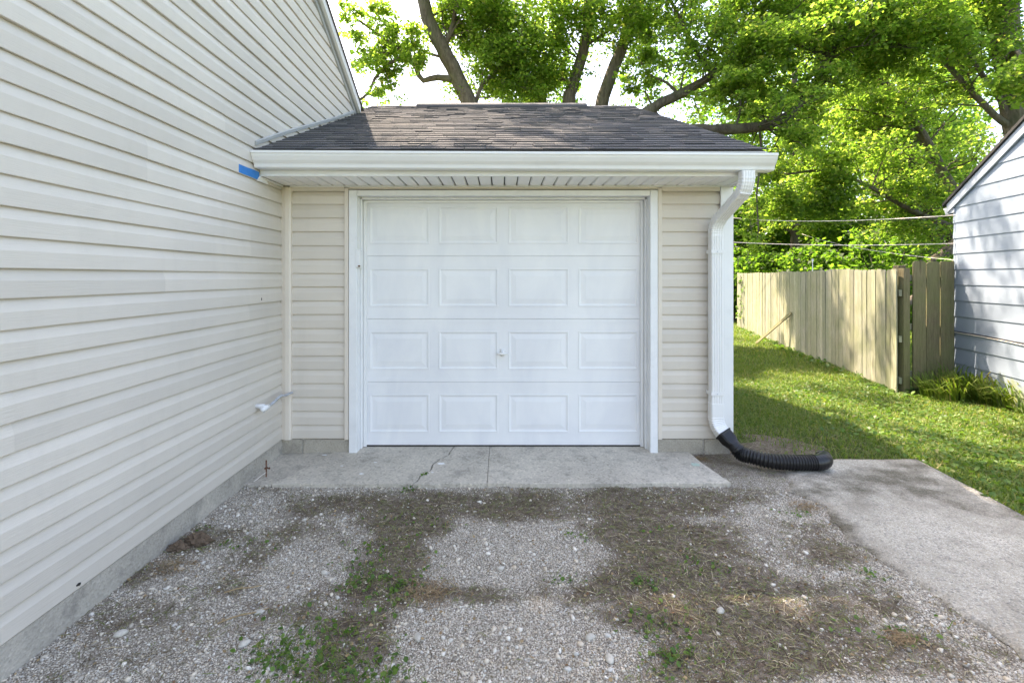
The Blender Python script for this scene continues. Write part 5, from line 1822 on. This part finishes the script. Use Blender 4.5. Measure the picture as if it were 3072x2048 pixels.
for lab, pxx, pyy, sc_, sd in (('brown dry grass tuft at the ragged edge of the concrete walkway', 1850, 1155, .05, 72), ('dead grass tuft on the dirt at the lower right', 2072, 1455, .035, 73), ('rusty coloured straw beside the house foundation', 400, 1290, .06, 74), ('brown leaf litter in the corner beside the apron', 1610, 1048, .035, 75)):
    X1, Y1 = gp(pxx, pyy)
    d2 = thing('dry_tuft', (X1, Y1, -.02), lab, 'grass tuft', 'dry grass tufts on the driveway')
    tuft(d2, X1, Y1, sc_, sc_ * .7, 200, sd)
# a few single stones and twigs one can point to
def stone1(px_, py_, r_, label, seed):
    X1, Y1 = gp(px_, py_)
    rs = np.random.default_rng(seed)
    bm = bmesh.new(); bmesh.ops.create_icosphere(bm, subdivisions=2, radius=1)
    v = np.array([q.co[:] for q in bm.verts]); f = [[w.index for w in q.verts] for q in bm.faces]; bm.free()
    k = 1 + .16 * np.sin(v[:, 0] * 3 + seed) * np.sin(v[:, 1] * 4) + rs.normal(0, .04, len(v))
    a_ = rs.random() * 3
    v = v * k[:, None] * np.array([1.3, .85, .6]) * r_
    v = np.stack([v[:, 0] * math.cos(a_) - v[:, 1] * math.sin(a_), v[:, 0] * math.sin(a_) + v[:, 1] * math.cos(a_), v[:, 2]], 1)
    v += np.array([X1, Y1, float(drv(X1, Y1)) + r_ * .3])
    o = put('stone', (v.tolist(), f), M['stone_single'], smooth=True, fix=False)
    tag(o, label, 'stone', 'single stones on the driveway')
for k, (a_, b_, c_, l_) in enumerate([(277, 1443, .020, 'long tan stone on the gravel near the left foundation'), (745, 1305, .016, 'rounded pale stone on the left gravel track'), (595, 1390, .018, 'flat pale stone in the left gravel track'),
        (1150, 1290, .016, 'whitish stone in the centre gravel patch'), (1655, 1390, .018, 'white stone on the dark dirt at right'), (1355, 1448, .018, 'angular white stone below the centre gravel'), (560, 1465, .019, 'pale stone at the edge of the lower left gravel'),
        (2120, 1052, .016, 'white stone on the far edge of the walkway'), (700, 1185, .014, 'small white stone near the apron corner'), (960, 1450, .018, 'brownish stone in the lower centre gravel'), (1400, 1500, .02, 'large pale stone near the bottom of the driveway')]):
    stone1(a_, b_, c_, l_, 90 + k)
def twig(px_, py_, L, ang_, label, mat='straw'):
    X1, Y1 = gp(px_, py_)
    z = float(drv(X1, Y1)) + .008
    d = Vector((math.cos(ang_), math.sin(ang_), 0)) * L / 2
    c = Vector((X1, Y1, z))
    o = put('twig', tube(curve_pts([c - d, c - d * .3 + Vector((0, .006, .004)), c + d * .4 + Vector((0, -.004, .002)), c + d], 8), [.003] * 7 + [.0015], 5), M[mat])
    tag(o, label, 'twig', 'twigs lying on the driveway')
twig(560, 1400, .20, .5, 'straw coloured twig lying across the left gravel')
twig(820, 1420, .12, .1, 'dark twig on the left dirt strip', 'rotwood')
twig(1660, 1560, .14, -.3, 'dark stick at the bottom edge of the dirt', 'rotwood')
twig(1740, 1345, .09, 0.0, 'short grey twig on the brown dirt', 'rotwood')
twig(560, 1340, .16, .35, 'thin pale straw beside the left gravel track')

print('LEAF TRIS', ntri)
tot = sum(len(o.data.loops) - 2 * len(o.data.polygons) for o in S.objects if o.type == 'MESH')
print('TOTAL TRIS', tot, 'OBJECTS', len(S.objects))
